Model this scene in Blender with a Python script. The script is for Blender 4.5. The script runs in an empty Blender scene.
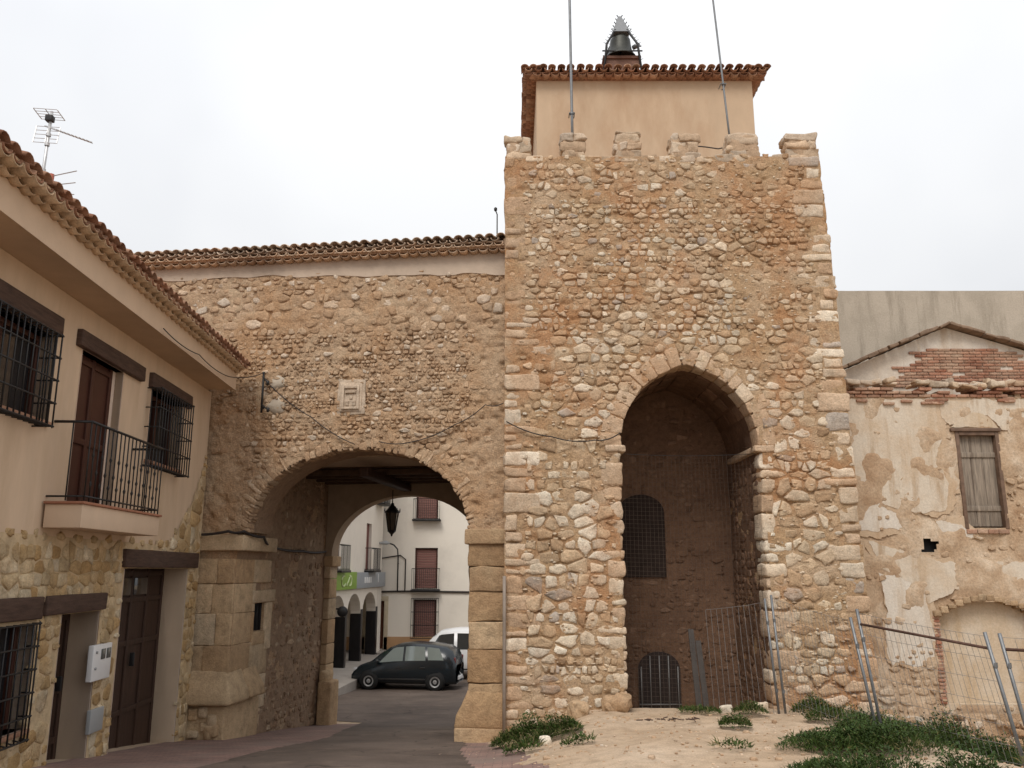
import bpy, bmesh, math, random
import numpy as np
from mathutils import Vector, Matrix, Euler
R = math.radians
rnd = random.Random(7)
SC = bpy.context.scene
COL = SC.collection

# ------------------------------------------------------------------ camera, sky, sun, exposure
F_PX = 849.0
PITCH = 12.357
cam_d = bpy.data.cameras.new("camera")
cam_d.sensor_width = 36.0
cam_d.lens = F_PX / 1024 * 36.0
cam_d.clip_start = 0.05
cam_d.clip_end = 2000
cam = bpy.data.objects.new("camera", cam_d)
COL.objects.link(cam)
cam.location = (0, 0, 3.0)
cam.rotation_euler = (R(90 + PITCH), 0, 0)
SC.camera = cam

SUN_EL, SUN_AZ = R(52), R(200)          # azimuth clockwise from +Y: behind the camera, a little to the left
w = bpy.data.worlds.new("World")
SC.world = w
w.use_nodes = True
wn = w.node_tree.nodes
wl = w.node_tree.links
wn.clear()
sky = wn.new("ShaderNodeTexSky")
sky.sky_type = 'NISHITA'
sky.sun_disc = False
sky.sun_elevation = SUN_EL
sky.sun_rotation = SUN_AZ
sky.dust_density = 4
hs = wn.new("ShaderNodeHueSaturation")
hs.inputs['Saturation'].default_value = 0.2
cn = wn.new("ShaderNodeTexNoise")
cn.inputs['Scale'].default_value = 1.6
cn.inputs['Detail'].default_value = 4
cr = wn.new("ShaderNodeValToRGB")
cr.color_ramp.elements[0].position = 0.36
cr.color_ramp.elements[0].color = (6.9, 7.1, 7.55, 1)
cr.color_ramp.elements[1].position = 0.64
cr.color_ramp.elements[1].color = (8.9, 9.0, 9.15, 1)
mx = wn.new("ShaderNodeMixRGB")
mx.inputs[0].default_value = 0.86
bg = wn.new("ShaderNodeBackground")
bg.inputs['Strength'].default_value = 0.096
wo = wn.new("ShaderNodeOutputWorld")
tcw = wn.new("ShaderNodeTexCoord")
wl.new(tcw.outputs['Generated'], cn.inputs['Vector'])
wl.new(sky.outputs[0], hs.inputs['Color'])
wl.new(cn.outputs['Fac'], cr.inputs[0])
wl.new(hs.outputs[0], mx.inputs[1])
wl.new(cr.outputs[0], mx.inputs[2])
# an overcast sky is brighter overhead than near the horizon
sx = wn.new("ShaderNodeSeparateXYZ")
wl.new(tcw.outputs['Generated'], sx.inputs[0])
gr = wn.new("ShaderNodeMapRange")
gr.inputs['From Min'].default_value = 0.0
gr.inputs['From Max'].default_value = 1.0
gr.inputs['To Min'].default_value = 0.70
gr.inputs['To Max'].default_value = 1.40
wl.new(sx.outputs['Z'], gr.inputs['Value'])
ml = wn.new("ShaderNodeMixRGB")
ml.blend_type = 'MULTIPLY'
ml.inputs[0].default_value = 1.0
wl.new(mx.outputs[0], ml.inputs[1])
wl.new(gr.outputs[0], ml.inputs[2])
wl.new(ml.outputs[0], bg.inputs['Color'])
wl.new(bg.outputs[0], wo.inputs[0])

sun_d = bpy.data.lights.new("sun", 'SUN')
sun_d.energy = 1.5
sun_d.angle = R(24)
sun_d.color = (1.0, 0.95, 0.88)
sun = bpy.data.objects.new("sun", sun_d)
COL.objects.link(sun)
sd = Vector((math.sin(SUN_AZ) * math.cos(SUN_EL), math.cos(SUN_AZ) * math.cos(SUN_EL), math.sin(SUN_EL)))
sun.rotation_euler = (-sd).to_track_quat('-Z', 'Y').to_euler()

vs = SC.view_settings
vs.view_transform = 'Standard'
vs.look = 'None'
vs.exposure = 0.36
vs.gamma = 1
vs.use_curve_mapping = False

# ------------------------------------------------------------------ noise
def _h(ix, iy, iz, seed):
    n = (ix * 374761393 + iy * 668265263 + iz * 2147483647 + seed * 974711) & 0xffffffff
    n = ((n ^ (n >> 13)) * 1274126177) & 0xffffffff
    n = (n ^ (n >> 16)) & 0xffffffff
    return n / 4294967295.0

def vnoise(p, scale, seed=0):
    p = np.asarray(p, dtype=np.float64) * scale + 1000.0
    i = np.floor(p).astype(np.int64)
    f = p - i
    f = f * f * (3 - 2 * f)
    r = 0
    for dx in (0, 1):
        for dy in (0, 1):
            for dz in (0, 1):
                wgt = (f[:, 0] if dx else 1 - f[:, 0]) * (f[:, 1] if dy else 1 - f[:, 1]) * (f[:, 2] if dz else 1 - f[:, 2])
                r = r + wgt * _h(i[:, 0] + dx, i[:, 1] + dy, i[:, 2] + dz, seed)
    return r * 2 - 1

def fbm(p, scale, oct=4, seed=0):
    a, t, r = 1.0, 0.0, 0.0
    for k in range(oct):
        r = r + a * vnoise(p, scale * 2 ** k, seed + k * 17)
        t += a
        a *= 0.5
    return r / t

def _h1(ix, iy, seed):
    n = (ix * 374761393 + iy * 668265263 + seed * 974711) & 0xffffffff
    n = ((n ^ (n >> 13)) * 1274126177) & 0xffffffff
    return ((n ^ (n >> 16)) & 0xffffffff) / 4294967295.0
def n1(x, y, s, seed=0):
    t = 0.0
    a = 1.0
    for k in range(3):
        X, Y = x * s + 1000.0, y * s + 1000.0
        ix, iy = math.floor(X), math.floor(Y)
        fx, fy = X - ix, Y - iy
        fx, fy = fx * fx * (3 - 2 * fx), fy * fy * (3 - 2 * fy)
        p = _h1(ix, iy, seed) * (1 - fx) + _h1(ix + 1, iy, seed) * fx
        q = _h1(ix, iy + 1, seed) * (1 - fx) + _h1(ix + 1, iy + 1, seed) * fx
        t += a * ((p * (1 - fy) + q * fy) * 2 - 1)
        a *= 0.5
        s *= 2
        seed += 17
    return t / 1.75

# ------------------------------------------------------------------ mesh builder
class MB:
    def __init__(self):
        self.v = []
        self.f = []
        self.t = []          # one tone (r, g, b) per vertex: random per stone / tile; weed leaves also by height
        self.sm = []
    def add(self, verts, faces, tone=(0.5, 0.5, 0.5), smooth=True):
        o = len(self.v)
        self.v.extend([tuple(p) for p in verts])
        self.t.extend([tone] * len(verts))
        for q in faces:
            self.f.append(tuple(o + i for i in q))
            self.sm.append(smooth)
    def quad(self, a, b, c, d, tone=(0.5, 0.5, 0.5)):
        self.add([a, b, c, d], [(0, 1, 2, 3)], tone, False)
    def box(self, m, a0, a1, b0, b1, c0, c1, tone=(0.5, 0.5, 0.5), smooth=False):
        vs_ = [m(a, b, c) for a in (a0, a1) for b in (b0, b1) for c in (c0, c1)]
        self.add(vs_, [(0, 1, 3, 2), (4, 6, 7, 5), (0, 4, 5, 1), (2, 3, 7, 6), (0, 2, 6, 4), (1, 5, 7, 3)], tone, smooth)
    def bev(self, m, a0, a1, b0, b1, c0, c1, r=0.01, tone=(0.5, 0.5, 0.5)):
        self.block(m, a0, a1, b0, b1, c0, c1, r, 0.0, tone, 1)
    def block(self, m, a0, a1, b0, b1, c0, c1, r=0.03, noise=0.01, tone=None, seg=3):
        """a rounded, slightly uneven block in the coordinates of the frame m"""
        if tone is None:
            tone = (rnd.random(), rnd.random(), rnd.random())
        lo = np.array([a0, b0, c0], float)
        hi = np.array([a1, b1, c1], float)
        r = min(r, 0.48 * float((hi - lo).min()))
        def coords(l, h):
            c = [l, l + r * 0.35, l + r]
            for k in range(1, seg):
                c.append(l + r + (h - l - 2 * r) * k / seg)
            return c + [h - r, h - r * 0.35, h]
        ax = [coords(lo[i], hi[i]) for i in range(3)]
        P, Fc = [], []
        for k in range(3):
            i, j = (k + 1) % 3, (k + 2) % 3
            for side in (0, 1):
                o = len(P)
                for u in ax[i]:
                    for v_ in ax[j]:
                        q = [0, 0, 0]
                        q[k] = hi[k] if side else lo[k]
                        q[i] = u
                        q[j] = v_
                        P.append(q)
                nj = len(ax[j])
                for x in range(len(ax[i]) - 1):
                    for y in range(nj - 1):
                        e = (o + x * nj + y, o + (x + 1) * nj + y, o + (x + 1) * nj + y + 1, o + x * nj + y + 1)
                        Fc.append(e if side else e[::-1])
        P = np.array(P)
        Q = np.clip(P, lo + r, hi - r)
        D = P - Q
        L = np.linalg.norm(D, axis=1, keepdims=True)
        P = Q + D / np.maximum(L, 1e-9) * np.minimum(L, r)
        if noise:
            sd_ = rnd.randrange(999)
            for k in range(3):
                P[:, k] += noise * fbm(P, 7.0, 3, sd_ + k * 31) * 1.6
        self.add([m(*q) for q in P], Fc, tone, True)
    def tube(self, pts, r, n=6, tone=(0.5, 0.5, 0.5), cap=True):
        pts = [Vector(p) for p in pts]
        rs = r if isinstance(r, (list, tuple)) else [r] * len(pts)
        V, Fc = [], []
        up = Vector((0.123, 0.31, 0.94))
        for i, p in enumerate(pts):
            d = (pts[min(i + 1, len(pts) - 1)] - pts[max(i - 1, 0)]).normalized()
            x = d.cross(up)
            if x.length < 0.05:
                x = d.cross(Vector((1, 0, 0)))
            x.normalize()
            y = d.cross(x)
            for k in range(n):
                a = 2 * math.pi * k / n
                V.append(p + (x * math.cos(a) + y * math.sin(a)) * rs[i])
        for i in range(len(pts) - 1):
            for k in range(n):
                Fc.append((i * n + k, i * n + (k + 1) % n, (i + 1) * n + (k + 1) % n, (i + 1) * n + k))
        if cap:
            Fc.append(tuple(range(n))[::-1])
            Fc.append(tuple((len(pts) - 1) * n + k for k in range(n)))
        self.add(V, Fc, tone, n > 4)
    def lathe(self, prof, c=(0, 0, 0), n=16, tone=(0.5, 0.5, 0.5), rot=None):
        V, Fc = [], []
        for (r_, z) in prof:
            for k in range(n):
                a = 2 * math.pi * k / n
                p = Vector((r_ * math.cos(a), r_ * math.sin(a), z))
                if rot is not None:
                    p = rot @ p
                V.append(p + Vector(c))
        for i in range(len(prof) - 1):  # leaf tone rises slightly with height in the clump
            for k in range(n):
                Fc.append((i * n + k, i * n + (k + 1) % n, (i + 1) * n + (k + 1) % n, (i + 1) * n + k))
        self.add(V, Fc, tone, True)
    def prism(self, m, outline, b0, b1, tone=(0.5, 0.5, 0.5)):
        """outline in (a, c) of frame m, extruded from b0 to b1"""
        n = len(outline)
        V = [m(a, b0, c) for a, c in outline] + [m(a, b1, c) for a, c in outline]
        Fc = [tuple(range(n)), tuple(range(2 * n - 1, n - 1, -1))]
        for i in range(n):
            j = (i + 1) % n
            Fc.append((i, n + i, n + j, j))
        self.add(V, Fc, tone, False)
    def build(self, name, material, parent=None, label=None, kind=None, smooth_angle=None):
        me = bpy.data.meshes.new(name)
        off = Vector(parent_world(parent)) if parent else Vector((0, 0, 0))
        inv = rot_world(parent).inverted() if parent else Matrix.Identity(3)
        if off.length or parent:
            V = [tuple(inv @ (Vector(p) - off)) for p in self.v]
        else:
            V = self.v
        me.from_pydata(V, [], self.f)
        at = me.color_attributes.new("tone", 'FLOAT_COLOR', 'POINT')
        arr = np.ones((len(self.v), 4), np.float32)
        arr[:, :3] = np.array(self.t, np.float32).reshape(-1, 3)
        at.data.foreach_set('color', arr.ravel())
        me.polygons.foreach_set('use_smooth', np.array(self.sm, dtype=bool))
        me.materials.append(material)
        me.update()
        o = bpy.data.objects.new(name, me)
        COL.objects.link(o)
        if parent:
            o.parent = parent
        if label:
            o['label'] = label
        if kind:
            o['kind'] = kind
        return o

def parent_world(o):
    p = Vector((0, 0, 0))
    m = Matrix.Identity(4)
    ch = []
    while o is not None:
        ch.append(o)
        o = o.parent
    for q in reversed(ch):
        m = m @ (Matrix.Translation(q.location) @ q.rotation_euler.to_matrix().to_4x4())
    return m.translation
def rot_world(o):
    m = Matrix.Identity(3)
    ch = []
    while o is not None:
        ch.append(o)
        o = o.parent
    for q in reversed(ch):
        m = m @ q.rotation_euler.to_matrix()
    return m

def thing(name, label, cat, loc=(0, 0, 0), rz=0.0, group=None):
    o = bpy.data.objects.new(name, None)
    o.empty_display_size = 0.2
    COL.objects.link(o)
    o.location = loc
    o.rotation_euler = (0, 0, rz)
    o['label'] = label
    o['category'] = cat
    if group:
        o['group'] = group
    return o
def tag(o, label, cat, group=None):
    o['label'] = label
    o['category'] = cat
    if group:
        o['group'] = group
    return o
def copy_tree(o, parent=None):
    c = o.copy()
    COL.objects.link(c)
    if parent:
        c.parent = parent
    for ch in list(o.children):
        copy_tree(ch, c)
    return c
def struct(o):
    o['kind'] = 'structure'
    return o

# ------------------------------------------------------------------ materials
def newmat(name):
    m = bpy.data.materials.new(name)
    m.use_nodes = True
    nt = m.node_tree
    b = nt.nodes['Principled BSDF']
    return m, nt, b
def N(nt, t, **kw):
    n = nt.nodes.new(t)
    for k, v in kw.items():
        if k in n.inputs.keys():
            n.inputs[k].default_value = v
        else:
            setattr(n, k, v)
    return n
def ramp(nt, src, stops):
    r = nt.nodes.new('ShaderNodeValToRGB')
    e = r.color_ramp.elements
    while len(e) < len(stops):
        e.new(0.5)
    for i, (p, c) in enumerate(stops):
        e[i].position = p
        e[i].color = (c[0], c[1], c[2], 1) if hasattr(c, '__len__') else (c, c, c, 1)
    nt.links.new(src, r.inputs[0])
    return r.outputs[0]
def mix(nt, a, b, fac, mode='MIX'):
    m = nt.nodes.new('ShaderNodeMixRGB')
    m.blend_type = mode
    for s, i in ((fac, 0), (a, 1), (b, 2)):
        if hasattr(s, 'is_output'):
            nt.links.new(s, m.inputs[i])
        elif hasattr(s, '__len__'):
            m.inputs[i].default_value = (s[0], s[1], s[2], 1)
        else:
            m.inputs[i].default_value = s if i == 0 else (s, s, s, 1)
    return m.outputs[0]
def noise(nt, scale, detail=5, rough=0.6, vec=None, stretch=None):
    tc = nt.nodes.new('ShaderNodeTexCoord')
    src = vec or tc.outputs['Object']
    if stretch:
        mp = nt.nodes.new('ShaderNodeMapping')
        mp.inputs['Scale'].default_value = stretch
        nt.links.new(src, mp.inputs[0])
        src = mp.outputs[0]
    n = N(nt, 'ShaderNodeTexNoise', Scale=scale, Detail=detail, Roughness=rough)
    nt.links.new(src, n.inputs['Vector'])
    return n.outputs['Fac']
def bump(nt, b, h, strength=0.5, dist=0.02):
    bp = N(nt, 'ShaderNodeBump', Strength=strength, Distance=dist)
    nt.links.new(h, bp.inputs['Height'])
    nt.links.new(bp.outputs[0], b.inputs['Normal'])
def tone_attr(nt):
    a = nt.nodes.new('ShaderNodeVertexColor')
    a.layer_name = 'tone'
    s = nt.nodes.new('ShaderNodeSeparateColor')
    nt.links.new(a.outputs[0], s.inputs[0])
    return s.outputs

def stone_mat(name, stops, dirt, dirt_amt=0.5, bstr=0.6, scale=9, vr=(0.72, 1.22), zone=None, zone_amt=0.5, grit_shade=0.8):
    m, nt, b = newmat(name)
    t = tone_attr(nt)
    c = ramp(nt, t[0], stops)
    val = ramp(nt, t[1], [(0, vr[0]), (1, vr[1])])
    c = mix(nt, c, val, 1.0, 'MULTIPLY')
    nz = noise(nt, scale, 6, 0.65)
    c = mix(nt, c, ramp(nt, nz, [(0.25, 0.62), (0.5, 1.0), (0.75, 1.25)]), 1.0, 'MULTIPLY')
    big = noise(nt, 1.1, 5, 0.6)
    c = mix(nt, c, dirt, ramp(nt, big, [(0.42, 0.0), (0.7, dirt_amt)]))
    if zone:
        zn = noise(nt, 0.62, 6, 0.7)
        c = mix(nt, c, zone, ramp(nt, zn, [(0.47, 0.0), (0.6, zone_amt)]))
    fine = noise(nt, 38, 5, 0.75)
    c = mix(nt, c, ramp(nt, fine, [(0.3, grit_shade), (0.62, 1.12)]), 1.0, 'MULTIPLY')  # gritty mottling, with the shade of small pits put into the colour
    nt.links.new(c, b.inputs['Base Color'])
    b.inputs['Roughness'].default_value = 0.93
    b.inputs['Specular IOR Level'].default_value = 0.15
    mid = noise(nt, scale * 2.2, 5, 0.7)
    h = mix(nt, mix(nt, nz, fine, 0.4), mid, 0.4)
    bump(nt, b, h, bstr, 0.06)
    return m

def plain(name, col, rough=0.6, var=0.15, scale=6, metal=0.0, spec=0.3, bstr=0.0, bscale=40, stretch=None, col2=None, fac2=(0.5, 0.7)):
    m, nt, b = newmat(name)
    nz = noise(nt, scale, 5, 0.6, stretch=stretch)
    lo, hi = 1 - var, 1 + var
    c = mix(nt, col, ramp(nt, nz, [(0.3, lo), (0.7, hi)]), 1.0, 'MULTIPLY')
    if col2:
        n2 = noise(nt, scale * 0.37, 6, 0.65, stretch=stretch)
        c = mix(nt, c, col2, ramp(nt, n2, [(fac2[0], 0.0), (fac2[1], 1.0)]))
    nt.links.new(c, b.inputs['Base Color'])
    b.inputs['Roughness'].default_value = rough
    b.inputs['Metallic'].default_value = metal
    b.inputs['Specular IOR Level'].default_value = spec
    if bstr:
        bump(nt, b, noise(nt, bscale, 5, 0.65, stretch=stretch), bstr, 0.02)
    return m

M = {}
# tower / wing masonry: pale limestone, tan, red sandstone, grey
M['tower_stone'] = stone_mat('tower_stone', [(0.0, (.41, .265, .155)), (0.25, (.51, .365, .23)), (0.5, (.59, .46, .315)), (0.72, (.68, .57, .43)), (0.93, (.77, .69, .56)), (1.0, (.43, .37, .31))], (.50, .31, .18), 0.4, 0.9, 8, (.8, 1.15), (.50, .27, .14), .45, .66)
M['tower_mortar'] = stone_mat('tower_mortar', [(0, (.46, .305, .175)), (1, (.46, .305, .175))], (.56, .42, .29), 0.85, 1.0, 14, (.9, 1.1), (.45, .225, .105), .75, .62)
M['wing_stone'] = stone_mat('wing_stone', [(0.0, (.44, .29, .18)), (0.5, (.53, .38, .25)), (0.85, (.61, .47, .34)), (1.0, (.74, .64, .52))], (.50, .32, .19), 0.35, 0.9, 12, (.82, 1.12), (.50, .31, .17), .4, .66)
M['wing_mortar'] = stone_mat('wing_mortar', [(0, (.50, .345, .22)), (1, (.50, .345, .22))], (.56, .42, .28), 0.7, 1.0, 16, (.9, 1.1), (.46, .26, .13), .6, .62)
M['quoin'] = stone_mat('quoin_stone', [(0.0, (.48, .32, .20)), (0.4, (.58, .43, .30)), (0.7, (.68, .56, .42)), (0.92, (.76, .67, .54)), (1.0, (.48, .42, .36))], (.50, .33, .20), 0.45, 0.9, 8, (.82, 1.12), (.50, .30, .17), .45, .68)
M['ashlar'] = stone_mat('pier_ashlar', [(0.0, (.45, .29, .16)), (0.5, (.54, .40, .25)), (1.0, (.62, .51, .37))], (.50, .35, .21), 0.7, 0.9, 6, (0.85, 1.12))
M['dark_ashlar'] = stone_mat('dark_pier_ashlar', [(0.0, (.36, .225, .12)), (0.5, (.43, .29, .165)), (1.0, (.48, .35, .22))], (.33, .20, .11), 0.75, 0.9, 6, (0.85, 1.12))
M['merlon'] = stone_mat('merlon_stone', [(0.0, (.46, .32, .21)), (0.5, (.58, .45, .32)), (1.0, (.50, .43, .35))], (.42, .29, .19), 0.6)
M['shaded_brown_stone'] = stone_mat('alcove_stone', [(0.0, (.145, .082, .050)), (0.6, (.185, .108, .068)), (1.0, (.24, .15, .10))], (.115, .066, .044), 0.7, 0.5, 9, (.9, 1.1))  # brown stone darkened so its colour carries the alcove's shade
M['passage'] = stone_mat('passage_rubble_shade', [(0.0, (.30, .195, .125)), (0.7, (.38, .27, .18)), (1.0, (.48, .37, .26))], (.27, .175, .115), 0.7, 0.8)  # rubble colour lowered to include the shade inside the gateway
M['veneer'] = stone_mat('veneer_stone', [(0.0, (.46, .30, .14)), (0.3, (.56, .41, .23)), (0.7, (.63, .50, .32)), (1.0, (.68, .58, .42))], (.44, .27, .11), 0.9, 1.2, 6, (0.8, 1.15))
M['veneer_mortar'] = plain('veneer_mortar', (.55, .42, .26), 0.95, 0.2, 6, bstr=0.6)
M['plaster'] = plain('cream_plaster', (.61, .465, .33), 0.9, 0.06, 3, spec=0.15, bstr=0.15, bscale=60, stretch=(1.6, 1.6, .4), col2=(.52, .385, .26), fac2=(.48, .75))
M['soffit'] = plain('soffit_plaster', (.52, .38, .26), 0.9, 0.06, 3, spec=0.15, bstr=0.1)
M['balcony'] = plain('balcony_plaster', (.62, .475, .345), 0.9, 0.05, 3, spec=0.15, bstr=0.1)
M['white_plaster'] = plain('white_jamb_plaster', (.62, .50, .41), 0.9, 0.05, 5, bstr=0.1)
M['room_plaster'] = plain('room_plaster', (.52, .385, .265), 0.92, 0.06, 2.2, spec=0.1, bstr=0.2, bscale=50, stretch=(1.4, 1.4, .5), col2=(.44, .30, .195))
M['band_plaster'] = plain('band_plaster', (.50, .40, .31), 0.92, 0.1, 3, spec=0.1, bstr=0.3, bscale=25, col2=(.40, .32, .25))
M['ceil_plaster'] = plain('ceiling_plaster', (.42, .32, .23), 0.92, 0.1, 3, bstr=0.2)
M['dark_wood'] = plain('dark_brown_wood', (.050, .026, .017), 0.6, 0.3, 3, stretch=(6, 6, .6), bstr=0.25, bscale=12)
M['lintel'] = plain('lintel_wood', (.075, .045, .033), 0.7, 0.35, 4, stretch=(1, 1, 8), bstr=0.3, bscale=14)
M['shutter'] = plain('red_brown_shutter', (.060, .021, .013), 0.5, 0.12, 4)
M['iron'] = plain('black_iron', (.018, .017, .017), 0.5, 0.2, 8, spec=0.4)
M['galv'] = plain('galvanised_steel', (.19, .195, .20), 0.45, 0.18, 9, metal=0.55)
M['galv_wire'] = plain('galvanised_wire', (.24, .235, .23), 0.5, 0.15, 9, metal=0.3)
M['rust'] = plain('rusty_steel', (.10, .055, .04), 0.75, 0.3, 9, metal=0.2)
M['cable'] = plain('black_cable', (.035, .028, .025), 0.6, 0.1)
M['tile'] = stone_mat('clay_roof_tile', [(0.0, (.50, .32, .20)), (0.5, (.58, .41, .28)), (1.0, (.64, .49, .36))], (.26, .17, .12), 0.5, 0.4, 10)
M['red_tile'] = stone_mat('red_roof_tile', [(0.0, (.28, .135, .082)), (0.6, (.37, .20, .125)), (1.0, (.45, .28, .19))], (.20, .10, .065), 0.4, 0.3, 10)
M['old_tile'] = stone_mat('weathered_roof_tile', [(0.0, (.42, .28, .19)), (0.5, (.50, .37, .27)), (1.0, (.56, .45, .35))], (.26, .21, .165), 0.6, 0.5, 10)
M['cream_tile'] = stone_mat('cream_eave_tile', [(0.0, (.50, .36, .23)), (1.0, (.58, .43, .29))], (.44, .30, .19), 0.4, 0.3, 10, (0.9, 1.1))
M['brick'] = stone_mat('old_red_brick', [(0.0, (.30, .13, .08)), (0.6, (.38, .19, .125)), (1.0, (.46, .30, .21))], (.48, .35, .25), 0.75, 0.8)
M['concrete'] = plain('grey_concrete', (.42, .375, .32), 0.95, 0.2, 2.2, spec=0.1, bstr=0.4, bscale=10, stretch=(1, 1, .35), col2=(.20, .175, .15), fac2=(.46, .66))
M['white_box'] = plain('white_enamel', (.72, .72, .71), 0.4, 0.04)
M['grey_box'] = plain('grey_plastic', (.33, .34, .34), 0.5, 0.05)
M['black'] = plain('painted_void', (.012, .011, .011), 0.8, 0.1)  # flat black painted in for the darkness inside small openings
# ------------------------------------------------------------------ more materials
def earth_mat(name, c1, c2, c3, scale=1.2, bstr=0.8):
    m, nt, b = newmat(name)
    n_ = noise(nt, scale, 7, 0.65)
    c = ramp(nt, n_, [(0.32, c1), (0.5, c2), (0.68, c3)])
    f = noise(nt, 24, 5, 0.7)
    c = mix(nt, c, ramp(nt, f, [(0.25, .65), (.5, 1.0), (.75, 1.25)]), 1.0, 'MULTIPLY')
    nt.links.new(c, b.inputs['Base Color'])
    b.inputs['Roughness'].default_value = 0.95
    b.inputs['Specular IOR Level'].default_value = 0.1
    bump(nt, b, mix(nt, n_, f, 0.5), bstr, 0.03)
    return m
M['ruin_earth'] = earth_mat('ruin_earth', (.35, .225, .135), (.46, .335, .225), (.59, .485, .37))
# old plaster with rain streaks of its own (brown runs)
def streak_mat(name, base, stain, alt):
    m, nt, b = newmat(name)
    n_ = noise(nt, 1.6, 6, 0.65, stretch=(2.6, 1, .35))
    c = mix(nt, base, stain, ramp(nt, n_, [(0.5, 0), (0.66, .75)]))
    n2 = noise(nt, 1.3, 6, 0.6)
    c = mix(nt, c, alt, ramp(nt, n2, [(0.45, 0), (0.62, .8)]))
    f = noise(nt, 30, 5, 0.7)
    c = mix(nt, c, ramp(nt, f, [(0.3, .86), (.7, 1.1)]), 1.0, 'MULTIPLY')
    nt.links.new(c, b.inputs['Base Color'])
    b.inputs['Roughness'].default_value = 0.95
    b.inputs['Specular IOR Level'].default_value = 0.1
    bump(nt, b, f, 0.3, 0.02)
    return m
M['ruin_plaster'] = streak_mat('ruin_plaster', (.60, .52, .42), (.38, .26, .155), (.53, .41, .29))
M['ruin_pale'] = streak_mat('ruin_pale_plaster', (.64, .58, .50), (.48, .37, .26), (.57, .49, .40))
M['niche'] = streak_mat('niche_plaster', (.54, .43, .31), (.46, .33, .20), (.60, .52, .42))
M['concrete'] = streak_mat('stained_concrete', (.46, .40, .325), (.27, .23, .18), (.38, .33, .265))
M['scratch'] = streak_mat('scratch_coat', (.50, .37, .25), (.40, .26, .15), (.55, .43, .31))
M['old_boards'] = plain('old_grey_boards', (.25, .205, .16), 0.85, 0.4, 5, stretch=(7, 1, .5), bstr=0.5, bscale=12, col2=(.13, .095, .07))
M['red_frame'] = plain('brown_window_frame', (.15, .095, .065), 0.7, 0.3, 8)
M['plank'] = plain('ceiling_plank', (.085, .052, .033), 0.8, 0.35, 4, stretch=(1, 6, 1), bstr=0.3)

def sand_mat():
    m, nt, b = newmat('sandy_ground')
    n_ = noise(nt, 0.55, 8, 0.65)
    c = ramp(nt, n_, [(0.3, (.42, .30, .195)), (0.5, (.53, .40, .28)), (0.7, (.61, .48, .355))])
    g = noise(nt, 60, 4, 0.75)
    c = mix(nt, c, ramp(nt, g, [(0.3, .72), (.55, 1.0), (.75, 1.2)]), 1.0, 'MULTIPLY')
    k = noise(nt, 5, 6, 0.7)
    c = mix(nt, c, ramp(nt, k, [(0.3, .78), (.6, 1.08)]), 1.0, 'MULTIPLY')
    nt.links.new(c, b.inputs['Base Color'])
    b.inputs['Roughness'].default_value = 1.0
    b.inputs['Specular IOR Level'].default_value = 0.05
    bump(nt, b, mix(nt, k, g, 0.6), 0.7, 0.03)
    return m
M['sand'] = sand_mat()
def asphalt_mat():
    m, nt, b = newmat('worn_asphalt')
    n_ = noise(nt, 0.7, 6, 0.6)
    c = ramp(nt, n_, [(0.35, (.085, .064, .052)), (0.65, (.14, .108, .088))])
    g = noise(nt, 90, 3, 0.7)
    c = mix(nt, c, ramp(nt, g, [(0.35, .75), (.65, 1.25)]), 1.0, 'MULTIPLY')
    tc = nt.nodes.new('ShaderNodeTexCoord')
    wob = N(nt, 'ShaderNodeTexNoise', Scale=2.5, Detail=4)
    nt.links.new(tc.outputs['Object'], wob.inputs['Vector'])
    va = mix(nt, tc.outputs['Object'], wob.outputs['Color'], .22)
    vo = N(nt, 'ShaderNodeTexVoronoi', Scale=1.1)
    vo.feature = 'DISTANCE_TO_EDGE'
    nt.links.new(va, vo.inputs['Vector'])
    mask = ramp(nt, noise(nt, .8, 3, .5), [(.48, 0), (.56, .75)])
    line = ramp(nt, vo.outputs['Distance'], [(.0, 1), (.018, 0)])
    c = mix(nt, c, (.030, .024, .020), mix(nt, line, mask, 1.0, 'MULTIPLY'))
    dust = noise(nt, 1.7, 7, .7)
    c = mix(nt, c, (.27, .20, .15), ramp(nt, dust, [(.55, 0), (.75, .5)]))
    nt.links.new(c, b.inputs['Base Color'])
    b.inputs['Roughness'].default_value = 0.8
    b.inputs['Specular IOR Level'].default_value = 0.25
    bump(nt, b, g, 0.3, 0.01)
    return m
M['asphalt'] = asphalt_mat()
def paver_mat(name, c1, c2, bw=0.22, bh=0.11):
    m, nt, b = newmat(name)
    tc = nt.nodes.new('ShaderNodeTexCoord')
    br = N(nt, 'ShaderNodeTexBrick', Scale=1.0)
    br.inputs['Brick Width'].default_value = bw
    br.inputs['Row Height'].default_value = bh
    br.inputs['Mortar Size'].default_value = 0.006
    br.inputs['Color1'].default_value = (*c1, 1)
    br.inputs['Color2'].default_value = (*c2, 1)
    br.inputs['Mortar'].default_value = (.12, .085, .07, 1)
    nt.links.new(tc.outputs['Object'], br.inputs['Vector'])
    n_ = noise(nt, 2.0, 6, 0.65)
    c = mix(nt, br.outputs['Color'], ramp(nt, n_, [(0.3, .7), (.7, 1.2)]), 1.0, 'MULTIPLY')
    n2 = noise(nt, .9, 5, 0.6)
    c = mix(nt, c, (.20, .15, .125), ramp(nt, n2, [(0.5, 0), (.68, .7)]))
    nt.links.new(c, b.inputs['Base Color'])
    b.inputs['Roughness'].default_value = 0.85
    bump(nt, b, mix(nt, br.outputs['Fac'], n_, .5), 0.25, 0.01)
    return m
M['paver'] = paver_mat('pink_pavers', (.27, .165, .135), (.22, .14, .115))
M['sidewalk'] = plain('grey_sidewalk', (.36, .32, .28), 0.85, 0.12, 2)
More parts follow.
